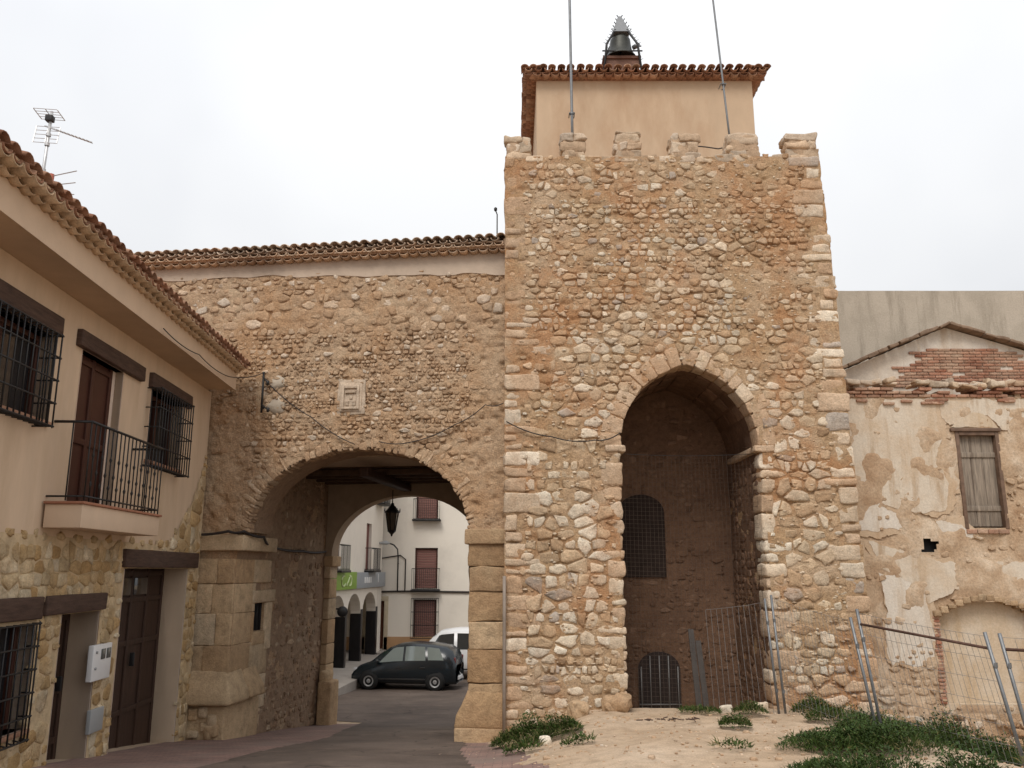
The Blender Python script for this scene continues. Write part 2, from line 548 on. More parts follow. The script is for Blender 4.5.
def leaf_mat(name, cols):
    m, nt, b = newmat(name)
    t = tone_attr(nt)
    c = ramp(nt, t[0], cols)
    nt.links.new(c, b.inputs['Base Color'])
    b.inputs['Roughness'].default_value = 0.6
    b.inputs['Specular IOR Level'].default_value = 0.2
    return m
M['weed'] = leaf_mat('weed_leaf', [(0, (.018, .034, .007)), (0.5, (.038, .068, .013)), (0.9, (.075, .11, .026)), (1, (.22, .19, .09))])

# ------------------------------------------------------------------ frames: (along, out, up) -> world
WA = R(7.6)
W0 = Vector((-0.12, 15.0, 0))
def WING(s, n, z):
    """s to the left along the gate facade, n back into it"""
    return (W0.x - math.cos(WA) * s + math.sin(WA) * n, W0.y + math.sin(WA) * s + math.cos(WA) * n, z)
HA = R(2.77)
H0 = Vector((-5.636, 15.6, 0))
def HOUSE(s, d, z):
    """s along the house front away from the camera (0 at the corner by the gate), d out of the front"""
    return (H0.x - math.sin(HA) * s + math.cos(HA) * d, H0.y + math.cos(HA) * s + math.sin(HA) * d, z)
TY = 14.8
def TOWER(x, n, z):
    return (x, TY + n, z)
RY = 16.3
def RUIN(x, n, z):
    return (x, RY + n, z)
def WORLD(x, y, z):
    return (x, y, z)
def shift(fr, a=0, b=0, c=0):
    return lambda x, y, z: fr(x + a, y + b, z + c)

# ------------------------------------------------------------------ rubble: cracked-cell stones laid in rough courses
def clip(poly, mx_, my_, nx, ny):
    out = []
    n = len(poly)
    for i in range(n):
        a, b = poly[i], poly[(i + 1) % n]
        da = (a[0] - mx_) * nx + (a[1] - my_) * ny
        db = (b[0] - mx_) * nx + (b[1] - my_) * ny
        if da <= 0:
            out.append(a)
        if da * db < 0:
            t = da / (da - db)
            out.append((a[0] + (b[0] - a[0]) * t, a[1] + (b[1] - a[1]) * t))
    return out

def cells(u0, u1, v0, v1, rowh, aspect, jit=0.17, rg=None):
    rg = rg or rnd
    S = []
    v = v0
    while v < v1:
        h = rowh(v) * rg.choice((.6, .8, 1.0, 1.15, 1.45))
        u = u0 - rg.random() * h
        while u < u1 + h:
            wd = h * aspect * rg.choice((0.4, 0.6, 0.85, 1.1, 1.4, 2.1))
            S.append((u + wd / 2 + rg.uniform(-jit, jit) * wd * 0.3, v + h / 2 + rg.uniform(-jit, jit) * h, h, wd))
            u += wd
        v += h
    A = np.array([(a, b * 1.35) for a, b, _, _ in S])
    res = []
    g = {}
    cs = max(0.05, np.median([q[3] for q in S]) * 1.3)
    for i, (a, b) in enumerate(A):
        g.setdefault((int(a // cs), int(b // cs)), []).append(i)
    for i, (a, b) in enumerate(A):
        gx, gy = int(a // cs), int(b // cs)
        nb = []
        for dx in (-2, -1, 0, 1, 2):
            for dy in (-2, -1, 0, 1, 2):
                nb += g.get((gx + dx, gy + dy), [])
        nb = [j for j in nb if j != i]
        nb.sort(key=lambda j: (A[j][0] - a) ** 2 + (A[j][1] - b) ** 2)
        k = cs * 1.4
        poly = [(a - k, b - k), (a + k, b - k), (a + k, b + k), (a - k, b + k)]
        for j in nb[:18]:
            dx, dy = A[j][0] - a, A[j][1] - b
            poly = clip(poly, a + dx / 2, b + dy / 2, dx, dy)
            if len(poly) < 3:
                break
        if len(poly) >= 3:
            res.append([(p[0], p[1] / 1.35) for p in poly])
    return res

def chaikin(p, n=1, q=0.25):
    for _ in range(n):
        o = []
        for i in range(len(p)):
            a, b = p[i], p[(i + 1) % len(p)]
            o.append((a[0] * (1 - q) + b[0] * q, a[1] * (1 - q) + b[1] * q))
            o.append((a[0] * q + b[0] * (1 - q), a[1] * q + b[1] * (1 - q)))
        p = o
    return p

def rubble(mb, frame, u0, u1, v0, v1, rowh, aspect, inside, depth, keep=None, gap=0.012, rough=0.12, tone=None, out=-1, fill=(0.82, 0.97), round_n=2, rg=None):
    """frame(u, n, v): stones sit on n = 0 and stand out by depth(u, v) along out"""
    rg = rg or rnd
    for poly in cells(u0, u1, v0, v1, rowh, aspect, rg=rg):
        cx = sum(p[0] for p in poly) / len(poly)
        cy = sum(p[1] for p in poly) / len(poly)
        if not inside(cx, cy):
            continue
        if keep and rg.random() > keep(cx, cy):
            continue
        f = rg.uniform(*fill)
        P = []
        for (x, y) in poly:
            dx, dy = x - cx, y - cy
            L = math.hypot(dx, dy) or 1e-6
            k = max(0.3, (L * f - gap) / L)
            P.append((cx + dx * k, cy + dy * k))
        P = chaikin(P, round_n if rg.random() < .62 else 0, rg.uniform(0.10, 0.24))
        if len(P) < 7:
            P = [q_ for i_ in range(len(P)) for q_ in (P[i_], ((P[i_][0] + P[(i_ + 1) % len(P)][0]) / 2, (P[i_][1] + P[(i_ + 1) % len(P)][1]) / 2))]
        r_ = math.sqrt(max(1e-6, sum((p[0] - cx) ** 2 + (p[1] - cy) ** 2 for p in P) / len(P)))
        sd_ = rg.random() * 50
        Q = []
        for (x, y) in P:
            k = 1 + rough * (n1(x + sd_, y, 2.2 / r_, 3) if False else rg.uniform(-0.5, 0.5))
            Q.append((cx + (x - cx) * k, cy + (y - cy) * k))
        t = 0
        while not all(inside(*p) for p in Q) and t < 6:
            Q = [(cx + (x - cx) * 0.85, cy + (y - cy) * 0.85) for x, y in Q]
            t += 1
        d = depth(cx, cy, rg)
        n = len(Q)
        tx, ty = rg.uniform(-0.22, 0.22) * d / r_, rg.uniform(-0.3, 0.3) * d / r_
        V = []
        for (sc, dd) in ((1.03, -0.03), (0.98, d * 0.5), (0.90, d * 0.92), (0.55, d * 1.0)):
            for (x, y) in Q:
                X, Y = cx + (x - cx) * sc, cy + (y - cy) * sc
                o = dd
                if dd > 0 or d < 0:
                    o = dd + (X - cx) * tx + (Y - cy) * ty + (rg.uniform(-0.2, 0.2) * abs(d) if sc < 0.95 else 0)
                V.append(frame(X, out * o, Y))
        V.append(frame(cx, out * (d * rg.uniform(0.95, 1.2)), cy))
        Fc = []
        for ring in range(3):
            for k in range(n):
                Fc.append((ring * n + k, ring * n + (k + 1) % n, (ring + 1) * n + (k + 1) % n, (ring + 1) * n + k))
        for k in range(n):
            Fc.append((3 * n + k, 3 * n + (k + 1) % n, 4 * n))
        tn = tone(cx, cy, rg) if tone else (rg.random(), rg.random(), rg.random())
        mb.add(V, Fc, tn, True)

def mortar(mb, frame, u0, u1, v0, v1, inside, amp=0.012, step=0.05, out=-1, base=0.0, sc=3.5, seed=5, tone=(.5, .5, .5), oct=4, low=0.0, pits=0.0):
    nu, nv = max(2, int((u1 - u0) / step)), max(2, int((v1 - v0) / step))
    us = np.linspace(u0, u1, nu + 1)
    vv = np.linspace(v0, v1, nv + 1)
    U, V = np.meshgrid(us, vv, indexing='ij')
    pts = np.stack([U.ravel(), V.ravel(), np.zeros(U.size) + seed], 1)
    d = fbm(pts, sc, oct, seed) * amp * 1.7 + base
    if low:
        d = d + low * 1.7 * fbm(pts, 1.1, 3, seed + 3)
    if pits:
        q = pts.copy()
        q[:, 0] *= 0.55
        e = fbm(q, 9.0, 3, seed + 9)
        d = d - pits * np.clip((e - .22) / .3, 0, 1)
    idx = {}
    verts, faces = [], []
    def vi(i, j):
        k = i * (nv + 1) + j
        if k not in idx:
            idx[k] = len(verts)
            verts.append(frame(pts[k][0], out * d[k], pts[k][1]))
        return idx[k]
    for i in range(nu):
        for j in range(nv):
            if inside((us[i] + us[i + 1]) / 2, (vv[j] + vv[j + 1]) / 2):
                faces.append((vi(i, j), vi(i + 1, j), vi(i + 1, j + 1), vi(i, j + 1)))
    mb.add(verts, faces, tone, True)

def wall_grid(mb, frame, u0, u1, v0, v1, holes, d=0.0, reveal=0.0, tone=(.5, .5, .5)):
    """flat wall on out = d with rectangular holes (a0, a1, c0, c1[, depth]); reveals go back"""
    us = sorted({u0, u1, *[h[0] for h in holes], *[h[1] for h in holes]})
    vv = sorted({v0, v1, *[h[2] for h in holes], *[h[3] for h in holes]})
    us = [x for x in us if u0 <= x <= u1]
    vv = [x for x in vv if v0 <= x <= v1]
    for i in range(len(us) - 1):
        for j in range(len(vv) - 1):
            a, c = (us[i] + us[i + 1]) / 2, (vv[j] + vv[j + 1]) / 2
            if any(h[0] < a < h[1] and h[2] < c < h[3] for h in holes):
                continue
            mb.quad(frame(us[i], d, vv[j]), frame(us[i + 1], d, vv[j]), frame(us[i + 1], d, vv[j + 1]), frame(us[i], d, vv[j + 1]), tone)
    for h in holes:
        rv = h[4] if len(h) > 4 else reveal
        if rv:
            a0, a1, c0, c1 = h[:4]
            c0_ = max(c0, v0)
            for (p, q) in (((a0, c0_), (a0, c1)), ((a1, c0_), (a1, c1)), ((a0, c1), (a1, c1)), ((a0, c0_), (a1, c0_))):
                mb.quad(frame(p[0], d, p[1]), frame(q[0], d, q[1]), frame(q[0], d - rv, q[1]), frame(p[0], d - rv, p[1]), tone)

# ------------------------------------------------------------------ clay tiles
def barrel(mb, frame, a, b0, b1, z0, z1, r0, r1, up=True, th=0.014, n=7, tone=None):
    """one half-round tile: centre line from (a, b0, z0) to (a, b1, z1)"""
    tone = tone or (rnd.random(), rnd.random(), rnd.random())
    V, Fc = [], []
    for (b, z, r_) in ((b0, z0, r0), (b1, z1, r1)):
        for rr in (r_, r_ - th):
            for k in range(n):
                t = math.pi * k / (n - 1)
                V.append(frame(a + rr * math.cos(t), b, z + (rr * math.sin(t) * 0.8 if up else -rr * math.sin(t) * 0.8)))
    for k in range(n - 1):
        Fc += [(k, k + 1, 2 * n + k + 1, 2 * n + k), (n + k, 3 * n + k, 3 * n + k + 1, n + k + 1), (k, n + k, n + k + 1, k + 1), (2 * n + k, 2 * n + k + 1, 3 * n + k + 1, 3 * n + k)]
    Fc += [(0, 2 * n, 3 * n, n), (n - 1, 2 * n - 1, 4 * n - 1, 3 * n - 1)]
    mb.add(V, Fc, tone, True)

def tile_roof(mb, frame, a0, a1, b_edge, z_edge, rows, slope, pitch=0.2, length=0.4, sgn=1, jit=0.01):
    """frame(a along the eave, b, z); tiles run from b_edge towards sgn * b, rising by slope"""
    na = int((a1 - a0) / pitch)
    for i in range(na + 1):
        a = a0 + (a1 - a0) * i / na
        for k in range(rows):
            j1, j2 = rnd.uniform(-jit, jit), rnd.uniform(-jit, jit)
            b0 = b_edge + sgn * (k * (length - 0.06)) + j1
            b1 = b0 + sgn * length
            z0 = z_edge + abs(b0 - b_edge) * slope * (1 if k else 1)
            z1 = z0 + length * slope
            barrel(mb, frame, a + j2, b0, b1, z0 + 0.045, z1 + 0.03, pitch * 0.44, pitch * 0.36, True)
            if i < na:
                ac = a + (a1 - a0) / na / 2 + j1
                barrel(mb, frame, ac, b0 + sgn * 0.03, b1, z0 + 0.03, z1 + 0.03, pitch * 0.40, pitch * 0.46, False)

def eave_rows(mb, frame, a0, a1, d0, z0, n, pitch, step_d, step_z, off0=0.0):
    """corbelled courses of half-round tile ends, bulging down, each course further out"""
    for k in range(n):
        na = int((a1 - a0) / pitch)
        o = pitch / 2 if k % 2 else 0
        for i in range(na + 1):
            a = a0 + pitch * i + o
            if a > a1:
                continue
            barrel(mb, frame, a, d0, d0 + step_d * (k + 1) + rnd.uniform(-.006, .006), z0 + step_z * (k + 1) - 0.012, z0 + step_z * (k + 1) - 0.004, pitch * 0.49, pitch * 0.49, False, 0.016, 8, (rnd.random(), rnd.random(), rnd.random()))
        mb.box(frame, a0 - pitch / 2, a1 + pitch / 2, d0, d0 + step_d * (k + 1) - 0.02, z0 + step_z * (k + 1) - 0.012, z0 + step_z * (k + 1) + 0.012, (.5, .5, .5))
        mb.box(frame, a0 - pitch / 2, a1 + pitch / 2, d0, d0 + step_d * k + 0.012, z0 + step_z * k + .0125, z0 + step_z * (k + 1) - 0.0125, (.5, .5, .5))

def arch_pts(fn, n=40):
    return [fn(k / n) for k in range(n + 1)]
def lerp(a, b, t):
    return a + (b - a) * t
def sstep(a, b, x):
    t = max(0.0, min(1.0, (x - a) / (b - a)))
    return t * t * (3 - 2 * t)
def interp(x, pts):
    if x <= pts[0][0]:
        return pts[0][1]
    for (a, b), (c, d) in zip(pts, pts[1:]):
        if x <= c:
            return b + (d - b) * (x - a) / (c - a)
    return pts[-1][1]
# ------------------------------------------------------------------ ground
ROADP = [(-50, 2.2), (0, 1.5), (5, 1.3), (9.4, .95), (11.2, .70), (13.9, .36), (15.6, .13), (18, -.12), (20.8, -.47), (25, -.76), (29.5, -1.08), (32, -1.2), (35, -1.18), (42, -.86), (60, -.85), (400, -.85)]
SANDP = [(-50, 2.2), (0, 1.5), (5, 1.38), (8, 1.22), (11, 1.0), (13, .86), (15, .74), (16.2, .42), (18, .38), (400, .3)]
def road_z(y):
    return 0.5 * interp(y, ROADP) + 0.25 * interp(y - .7, ROADP) + 0.25 * interp(y + .7, ROADP)
def ground_z(x, y):
    r_ = road_z(y)
    if y > 22:
        return r_
    s_ = interp(y, SANDP)
    if x > 4.6:
        s_ -= 0.26 * (min(x, 9.5) - 4.6) * sstep(4.6, 5.6, x)
    t = sstep(-0.55, 1.5, x - max(0, 11 - y) * 0.05)
    z = lerp(r_, max(s_, r_ - .6), t)
    z = lerp(z, r_, sstep(19, 22, y))
    return z
def sheet(name, material, x0, x1, y0, y1, step, lift, inside=None, wob=0.0, label=None):
    mb = MB()
    xs = np.arange(x0, x1 + 1e-6, step)
    ys = np.arange(y0, y1 + 1e-6, step)
    idx, V, Fc = {}, [], []
    def vi(i, j):
        if (i, j) not in idx:
            idx[(i, j)] = len(V)
            x, y = float(xs[i]), float(ys[j])
            z = ground_z(x, y) + lift
            if wob:
                z += wob * n1(x, y, 1.6, 4) * sstep(-.4, .8, x) + wob * .35 * n1(x, y, 6.5, 9) * sstep(-.4, .8, x)
            V.append((x, y, z))
        return idx[(i, j)]
    for i in range(len(xs) - 1):
        for j in range(len(ys) - 1):
            if inside is None or inside((xs[i] + xs[i + 1]) / 2, (ys[j] + ys[j + 1]) / 2):
                Fc.append((vi(i, j), vi(i + 1, j), vi(i + 1, j + 1), vi(i, j + 1)))
    mb.add(V, Fc)
    o = mb.build(name, material)
    return struct(o)
# near ground, fine; far ground, coarse, reaching the horizon
NX0, NX1, NY0, NY1 = -12.0, 18.0, -4.0, 24.0
sheet('sandy_ground', M['sand'], NX0, NX1, NY0, NY1, 0.15, 0.0, None, 0.055)
mb = MB()
def far_grid(x0, x1, y0, y1, nx, ny):
    xs = np.linspace(x0, x1, nx + 1)
    ys = np.linspace(y0, y1, ny + 1)
    for i in range(nx):
        for j in range(ny):
            q = [(xs[i], ys[j]), (xs[i + 1], ys[j]), (xs[i + 1], ys[j + 1]), (xs[i], ys[j + 1])]
            mb.add([(a, b, ground_z(a, b) - 0.004) for a, b in q], [(0, 1, 2, 3)], smooth=False)
far_grid(-300, NX0, -60, 24, 6, 14)
far_grid(NX1, 300, -60, 24, 6, 14)
far_grid(NX0, NX1, -60, NY0, 6, 8)
far_grid(-300, 300, 24, 60, 10, 24)
far_grid(-300, 300, 60, 500, 6, 6)
struct(mb.build('ground', M['sand']))
def hx(y):          # house front x at depth y
    return H0.x + math.sin(HA) * (15.6 - y)
def road_l(y):
    return interp(y, [(0, -1.2), (6, -2.6), (10, -3.5), (12.4, -3.55), (13.2, -3.5), (15, -3.35), (16.5, -3.3), (21, -3.5), (23, -6.6), (26, -6.4), (29, -4.9), (60, -4.6)])
def road_r(y):
    return interp(y, [(0, 1.5), (6, .2), (10, -.45), (13, -.70), (15, -.78), (20.8, .1), (24, 3), (28, 12), (60, 14)])
sheet('road', M['asphalt'], -9.6, 14.0, -4.0, 24.0, 0.055, 0.010, lambda x, y: road_l(y) + .05 * n1(x, y, 1.3) < x < road_r(y) + .08 * n1(x, y, 1.5) )
mb = MB()
for j in range(40):
    y0, y1 = 24 + j * .9, 24 + (j + 1) * .9
    n = 10
    for i in range(n):
        a0, a1 = lerp(-20, 24, i / n), lerp(-20, 24, (i + 1) / n)
        mb.add([(a0, y0, road_z(y0) + .01), (a1, y0, road_z(y0) + .01), (a1, y1, road_z(y1) + .01), (a0, y1, road_z(y1) + .01)], [(0, 1, 2, 3)], smooth=False)
struct(mb.build('square_road', M['asphalt']))
sheet('pavement', M['paver'], -6.6, 1.2, -2.0, 21.0, 0.055, 0.006, lambda x, y: (hx(y) - .1 < x < road_l(y) + .1 and y < 20.6) or (road_r(y) - .1 < x < road_r(y) + .75 - .35 * sstep(11, 14.5, y) + .12 * n1(x, y, 2) and y < 14.7))

# ------------------------------------------------------------------ tower
TX0, TX1 = -0.13, 5.98
def t_right(z):
    return interp(z, [(0.6, 6.06), (4.5, 5.97), (8.1, 5.90), (10.7, 5.82)])
TTOP = 10.66
AX0, AX1, ASP, AAP = 1.89, 4.34, 5.12, 6.60       # alcove opening, springing, apex
AXC, AHW = (AX0 + AX1) / 2, (AX1 - AX0) / 2
ARR = ((AAP - ASP) ** 2 + AHW ** 2) / (2 * AHW)
def pointed(t, off=0.0):
    """outline of the pointed arch from left springing (t=0) to right springing (t=1), grown outwards by off"""
    r_ = ARR + off
    cxl = AX1 - ARR + (0)            # centre of the right-hand arc lies left
    tmax = math.acos(max(-1, min(1, (AXC - cxl) / r_)))
    if t < 0.5:
        a = tmax * (t / 0.5)
        return (2 * AXC - (cxl + r_ * math.cos(a)), ASP + r_ * math.sin(a))
    a = tmax * ((1 - t) / 0.5)
    return (cxl + r_ * math.cos(a), ASP + r_ * math.sin(a))
def in_pointed(x, z, g=0.0):
    if z < ASP:
        return AX0 - g < x < AX1 + g
    cxl, cxr = AX1 - ARR, AX0 + ARR
    return math.hypot(x - cxl, z - ASP) < ARR + g and math.hypot(x - cxr, z - ASP) < ARR + g and AX0 - g < x < AX1 + g

tower = thing('stone_tower', 'tall rubble stone gate tower with stubby battlements and a tall pointed alcove', 'tower', (2.9, TY, 0.5))
TB = 0.0
mb = MB()
# core: outline with the alcove cut in, set just behind the rubble skin
outl = [(TX0 + .05, TB), (TX0 + .05, TTOP), (5.47, TTOP), (5.83, 8.1), (5.92, 4.5), (6.0, TB), (AX1 + .001, TB), (AX1 + .001, ASP)]
arc = [pointed(1 - k / 40) for k in range(1, 40)]
outl += arc + [(AX0, ASP), (AX0, TB)]
def strip_wall(mb, fr, n0, n1_, x0f, x1f, top, zs):
    pass
# core as vertical slabs around the opening (real thickness, 2.25 m deep)
DEP = 2.25
for (a0, a1) in ((TX0 + .05, AX0 - .002), (AX1 + .002, 5.70)):
    mb.box(TOWER, a0, a1, .04, DEP + 1.2, TB - .6, TTOP - .02)
prof = [(5.70, TB - .6), (6.0, TB - .6), (5.92, 4.5), (5.85, 8.1), (5.77, TTOP - .02), (5.70, TTOP - .02)]
mb.prism(TOWER, prof, .04, DEP + 3.2)
topo = [pointed(k / 40) for k in range(41)]
for k in range(40):
    (xa, za), (xb, zb) = topo[k], topo[k + 1]
    mb.prism(TOWER, [(xa, za + .003), (xb, zb + .003), (xb, TTOP - .02), (xa, TTOP - .02)], .04, DEP + 1.2)
mb.box(TOWER, TX0 + .05, 5.70, DEP + 1.2, DEP + 3.2, TB - .6, TTOP - .02)
def in_tower(x, z):
    return TX0 < x < t_right(z) and z < TTOP + .05 * n1(x, 0, 1.5, 2) and not in_pointed(x, z, 0.10)
mortar(mb, TOWER, TX0, 6.1, 0.3, TTOP + .05, lambda x, z: TX0 < x < t_right(z) and z < TTOP and not in_pointed(x, z, 0.03), 0.010, 0.03, sc=6.0, seed=11, base=.013, oct=4, low=.012, pits=.04)
mb.build('wall_core', M['tower_mortar'], tower)
mb = MB()
QL = 0.42
def lowness(z):
    return sstep(7.5, 3.5, z) if False else 1 - sstep(3.0, 7.6, z)
def t_rowh(z):
    return lerp(0.125, 0.19, lowness(z))
def t_keep(x, z):
    k = lerp(0.88, 0.98, lowness(z)) + 0.26 * n1(x, z, .9, 21)
    if z > 8.2:
        k -= .04
    return k
def t_depth(x, z, rg):
    d = rg.choice((.016, .020, .024, .028, .032, .038)) + .002 * lowness(z)
    return d + .006 * n1(x, z, .8, 33)
def t_tone(x, z, rg):
    c = rg.random() ** 1.0
    # paler and bigger stones low down; the upper right is redder
    c = c * .88 + .25 * lowness(z) * rg.random() - .5 * sstep(2.6, 5, x) * sstep(6.5, 9, z) * rg.random()
    if rg.random() < .03:
        c = 1.0
    return (max(0, min(.93 if c < 1 else 1, c)), rg.random(), rg.random())
rgt = random.Random(31)
def in_tw(x, z):
    return in_tower(x, z) and x > TX0 + .30 + .10 * n1(0, z, 1.3, 6) and x < t_right(z) - .33
rubble(mb, TOWER, TX0, 6.0, 0.4, TTOP, t_rowh, 1.5, in_tw, t_depth, t_keep, 0.005, 0.26, t_tone, fill=(.72, 1.0), round_n=1, rg=rgt)
# a scatter of small galleting stones in the joints
rg2 = random.Random(77)
for _ in range(2200):
    x, z = rg2.uniform(TX0 + .35, 5.8), rg2.uniform(.6, TTOP - .1)
    if not in_tw(x, z):
        continue
    a, h = rg2.uniform(.02, .055), rg2.uniform(.012, .03)
    d = rg2.uniform(.022, .034)
    ring = [(x + a * math.cos(q) * rg2.uniform(.75, 1.15), z + h * math.sin(q) * rg2.uniform(.75, 1.15)) for q in [i * math.pi / 4 for i in range(8)]]
    V = [TOWER(p[0], .01, p[1]) for p in ring] + [TOWER(x + (p[0] - x) * .8, -d, z + (p[1] - z) * .8) for p in ring] + [TOWER(x, -d * 1.15, z)]
    mb.add(V, [(i, (i + 1) % 8, 8 + (i + 1) % 8, 8 + i) for i in range(8)] + [(8 + i, 8 + (i + 1) % 8, 16) for i in range(8)], (rg2.uniform(.2, .8), rg2.random(), 0), True)
mb.build('rubble_facing', M['tower_stone'], tower)
# quoins at both edges
mb = MB()
z = .35
while z < TTOP - .05:
    h = rnd.choice((.14, .18, .24, .3, .38)) * rnd.uniform(.9, 1.1)
    h = min(h, TTOP - z)
    wl_ = rnd.choice((.22, .3, .38, .5, .62))
    if z > 8.0:
        wl_ *= .8
    if z < 7.6 or rnd.random() < .6:
        mb.block(TOWER, TX0 - rnd.uniform(-.012, .012), TX0 + wl_, -rnd.uniform(.015, .042), .45, z + .006, z + h - rnd.uniform(.006, .03), .04, .02, (min(1, rnd.uniform(.1, .92) - (.35 if z > 7.5 else 0)), rnd.random(), rnd.random()))
    else:
        mb.block(TOWER, TX0, TX0 + wl_, -.006, .45, z, z + h, .04, .02, (.1, rnd.random(), rnd.random()))
    z += h
mb.build('corner_quoins', M['quoin'], tower)
mb = MB()
z = .45
while z < TTOP - .05:
    h = rnd.choice((.15, .2, .26, .34)) * rnd.uniform(.9, 1.1)
    h = min(h, TTOP - z)
    wr = rnd.choice((.26, .34, .42, .58))
    xr = t_right(z + h / 2) + rnd.uniform(-.04, .055)
    mb.block(TOWER, xr - wr, xr, -rnd.uniform(.015, .045), .45, z + .006, z + h - rnd.uniform(.006, .02), .04, .02, (rnd.choice((.15, .4, .6, .8, .85, 1.0)) - (.3 if z > 7.8 and rnd.random() < .6 else 0), rnd.random(), rnd.random()))
    z += h
mb.build('corner_quoins', M['quoin'], tower)
# voussoirs and jamb stones round the alcove
mb = MB()
ts = [0.0]
while ts[-1] < 1.0:
    ts.append(ts[-1] + rnd.uniform(.035, .085) * (.9 if ts[-1] < .5 else 1.1))
ts[-1] = 1.0
for a, b in zip(ts, ts[1:]):
    if a < .5 < b:
        b_ = .5
    L = rnd.uniform(.26, .36) if a < .55 else rnd.uniform(.2, .42)
    def vm(t, n, o):
        x, zz = pointed(min(1, max(0, t)), 0)
        e = 1e-3
        p1, p2 = pointed(max(0, t - e)), pointed(min(1, t + e))
        tx, tz = p2[0] - p1[0], p2[1] - p1[1]
        l = math.hypot(tx, tz) or 1
        return TOWER(x - tz / l * o, n, zz + tx / l * o)
    def vm2(u, n, o, a=a, b=b):
        # u in metres along the arc
        return vm(a + u / 4.2, n, o)
    mb.block(vm2, .008, (b - a) * 4.2 - .008, -rnd.uniform(.016, .028), .42, -.012, L, .02, .016, (rnd.uniform(.1, .5) if a < .5 else rnd.uniform(.15, .7), .5 + .4 * rnd.random(), rnd.random()))
for side in (0, 1):
    z = .62
    while z < ASP - .12:
        h = min(rnd.choice((.14, .18, .24, .32, .46)) * rnd.uniform(.9, 1.1), ASP - .10 - z)
        if h < .08:
            break
        wd = rnd.choice((.2, .26, .34, .46))
        if side == 0:
            mb.block(TOWER, AX0 - wd, AX0 + rnd.uniform(0.005, .05), -rnd.uniform(.01, .038), .5, z + .008, z + h - .012, .045, .022, (rnd.uniform(.2, .95), rnd.random(), rnd.random()))
        else:
            mb.block(TOWER, AX1 - rnd.uniform(0.005, .05), AX1 + wd, -rnd.uniform(.01, .038), .5, z + .008, z + h - .012, .045, .022, (rnd.uniform(.2, .95), rnd.random(), rnd.random()))
        z += h
mb.build('alcove_arch', M['quoin'], tower)
for (x0, x1) in ((AX0 - .26, AX0 + .10), (AX1 - .10, AX1 + .26)):
    mb = MB()
    mb.block(TOWER, x0, x1, -.045, 1.9, ASP - .10, ASP + .02, .03, .014, (.45, .5, .5))
    mb.build('impost', M['quoin'], tower)
# alcove inside: back wall, side walls, vault
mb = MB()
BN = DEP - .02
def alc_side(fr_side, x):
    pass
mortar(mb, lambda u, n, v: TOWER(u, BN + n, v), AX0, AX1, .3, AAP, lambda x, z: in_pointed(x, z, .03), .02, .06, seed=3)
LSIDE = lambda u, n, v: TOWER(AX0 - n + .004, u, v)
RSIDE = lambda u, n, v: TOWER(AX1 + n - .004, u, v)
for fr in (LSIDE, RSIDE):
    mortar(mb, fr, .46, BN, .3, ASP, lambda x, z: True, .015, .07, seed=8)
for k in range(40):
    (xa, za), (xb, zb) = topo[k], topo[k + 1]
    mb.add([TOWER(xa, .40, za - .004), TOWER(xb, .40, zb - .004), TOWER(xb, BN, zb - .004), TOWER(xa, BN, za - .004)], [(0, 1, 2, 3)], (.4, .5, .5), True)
mb.build('alcove_lining', M['shaded_brown_stone'], tower)
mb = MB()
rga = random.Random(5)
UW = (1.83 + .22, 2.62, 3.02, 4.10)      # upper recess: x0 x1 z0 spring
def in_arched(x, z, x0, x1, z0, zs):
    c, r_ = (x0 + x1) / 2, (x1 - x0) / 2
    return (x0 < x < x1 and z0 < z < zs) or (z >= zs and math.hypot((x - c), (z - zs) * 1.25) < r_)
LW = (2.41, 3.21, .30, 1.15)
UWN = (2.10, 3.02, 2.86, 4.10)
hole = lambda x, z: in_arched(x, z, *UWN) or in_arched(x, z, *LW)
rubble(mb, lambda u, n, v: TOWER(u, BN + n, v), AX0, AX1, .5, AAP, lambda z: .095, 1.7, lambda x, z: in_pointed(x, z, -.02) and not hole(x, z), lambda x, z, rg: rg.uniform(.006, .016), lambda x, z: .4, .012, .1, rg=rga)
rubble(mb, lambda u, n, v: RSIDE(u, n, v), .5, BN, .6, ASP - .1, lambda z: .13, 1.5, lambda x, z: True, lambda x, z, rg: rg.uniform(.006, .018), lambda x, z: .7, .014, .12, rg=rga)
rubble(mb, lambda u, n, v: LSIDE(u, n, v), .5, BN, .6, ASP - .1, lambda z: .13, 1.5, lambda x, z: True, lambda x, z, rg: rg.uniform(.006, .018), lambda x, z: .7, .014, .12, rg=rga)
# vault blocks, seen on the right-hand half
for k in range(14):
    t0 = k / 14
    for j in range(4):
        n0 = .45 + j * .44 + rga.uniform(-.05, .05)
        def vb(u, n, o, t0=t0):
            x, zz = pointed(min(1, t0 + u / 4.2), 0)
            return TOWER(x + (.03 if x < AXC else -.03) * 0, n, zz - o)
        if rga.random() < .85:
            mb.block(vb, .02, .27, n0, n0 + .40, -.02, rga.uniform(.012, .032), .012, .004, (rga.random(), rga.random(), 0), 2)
mb.build('alcove_stones', M['shaded_brown_stone'], tower)
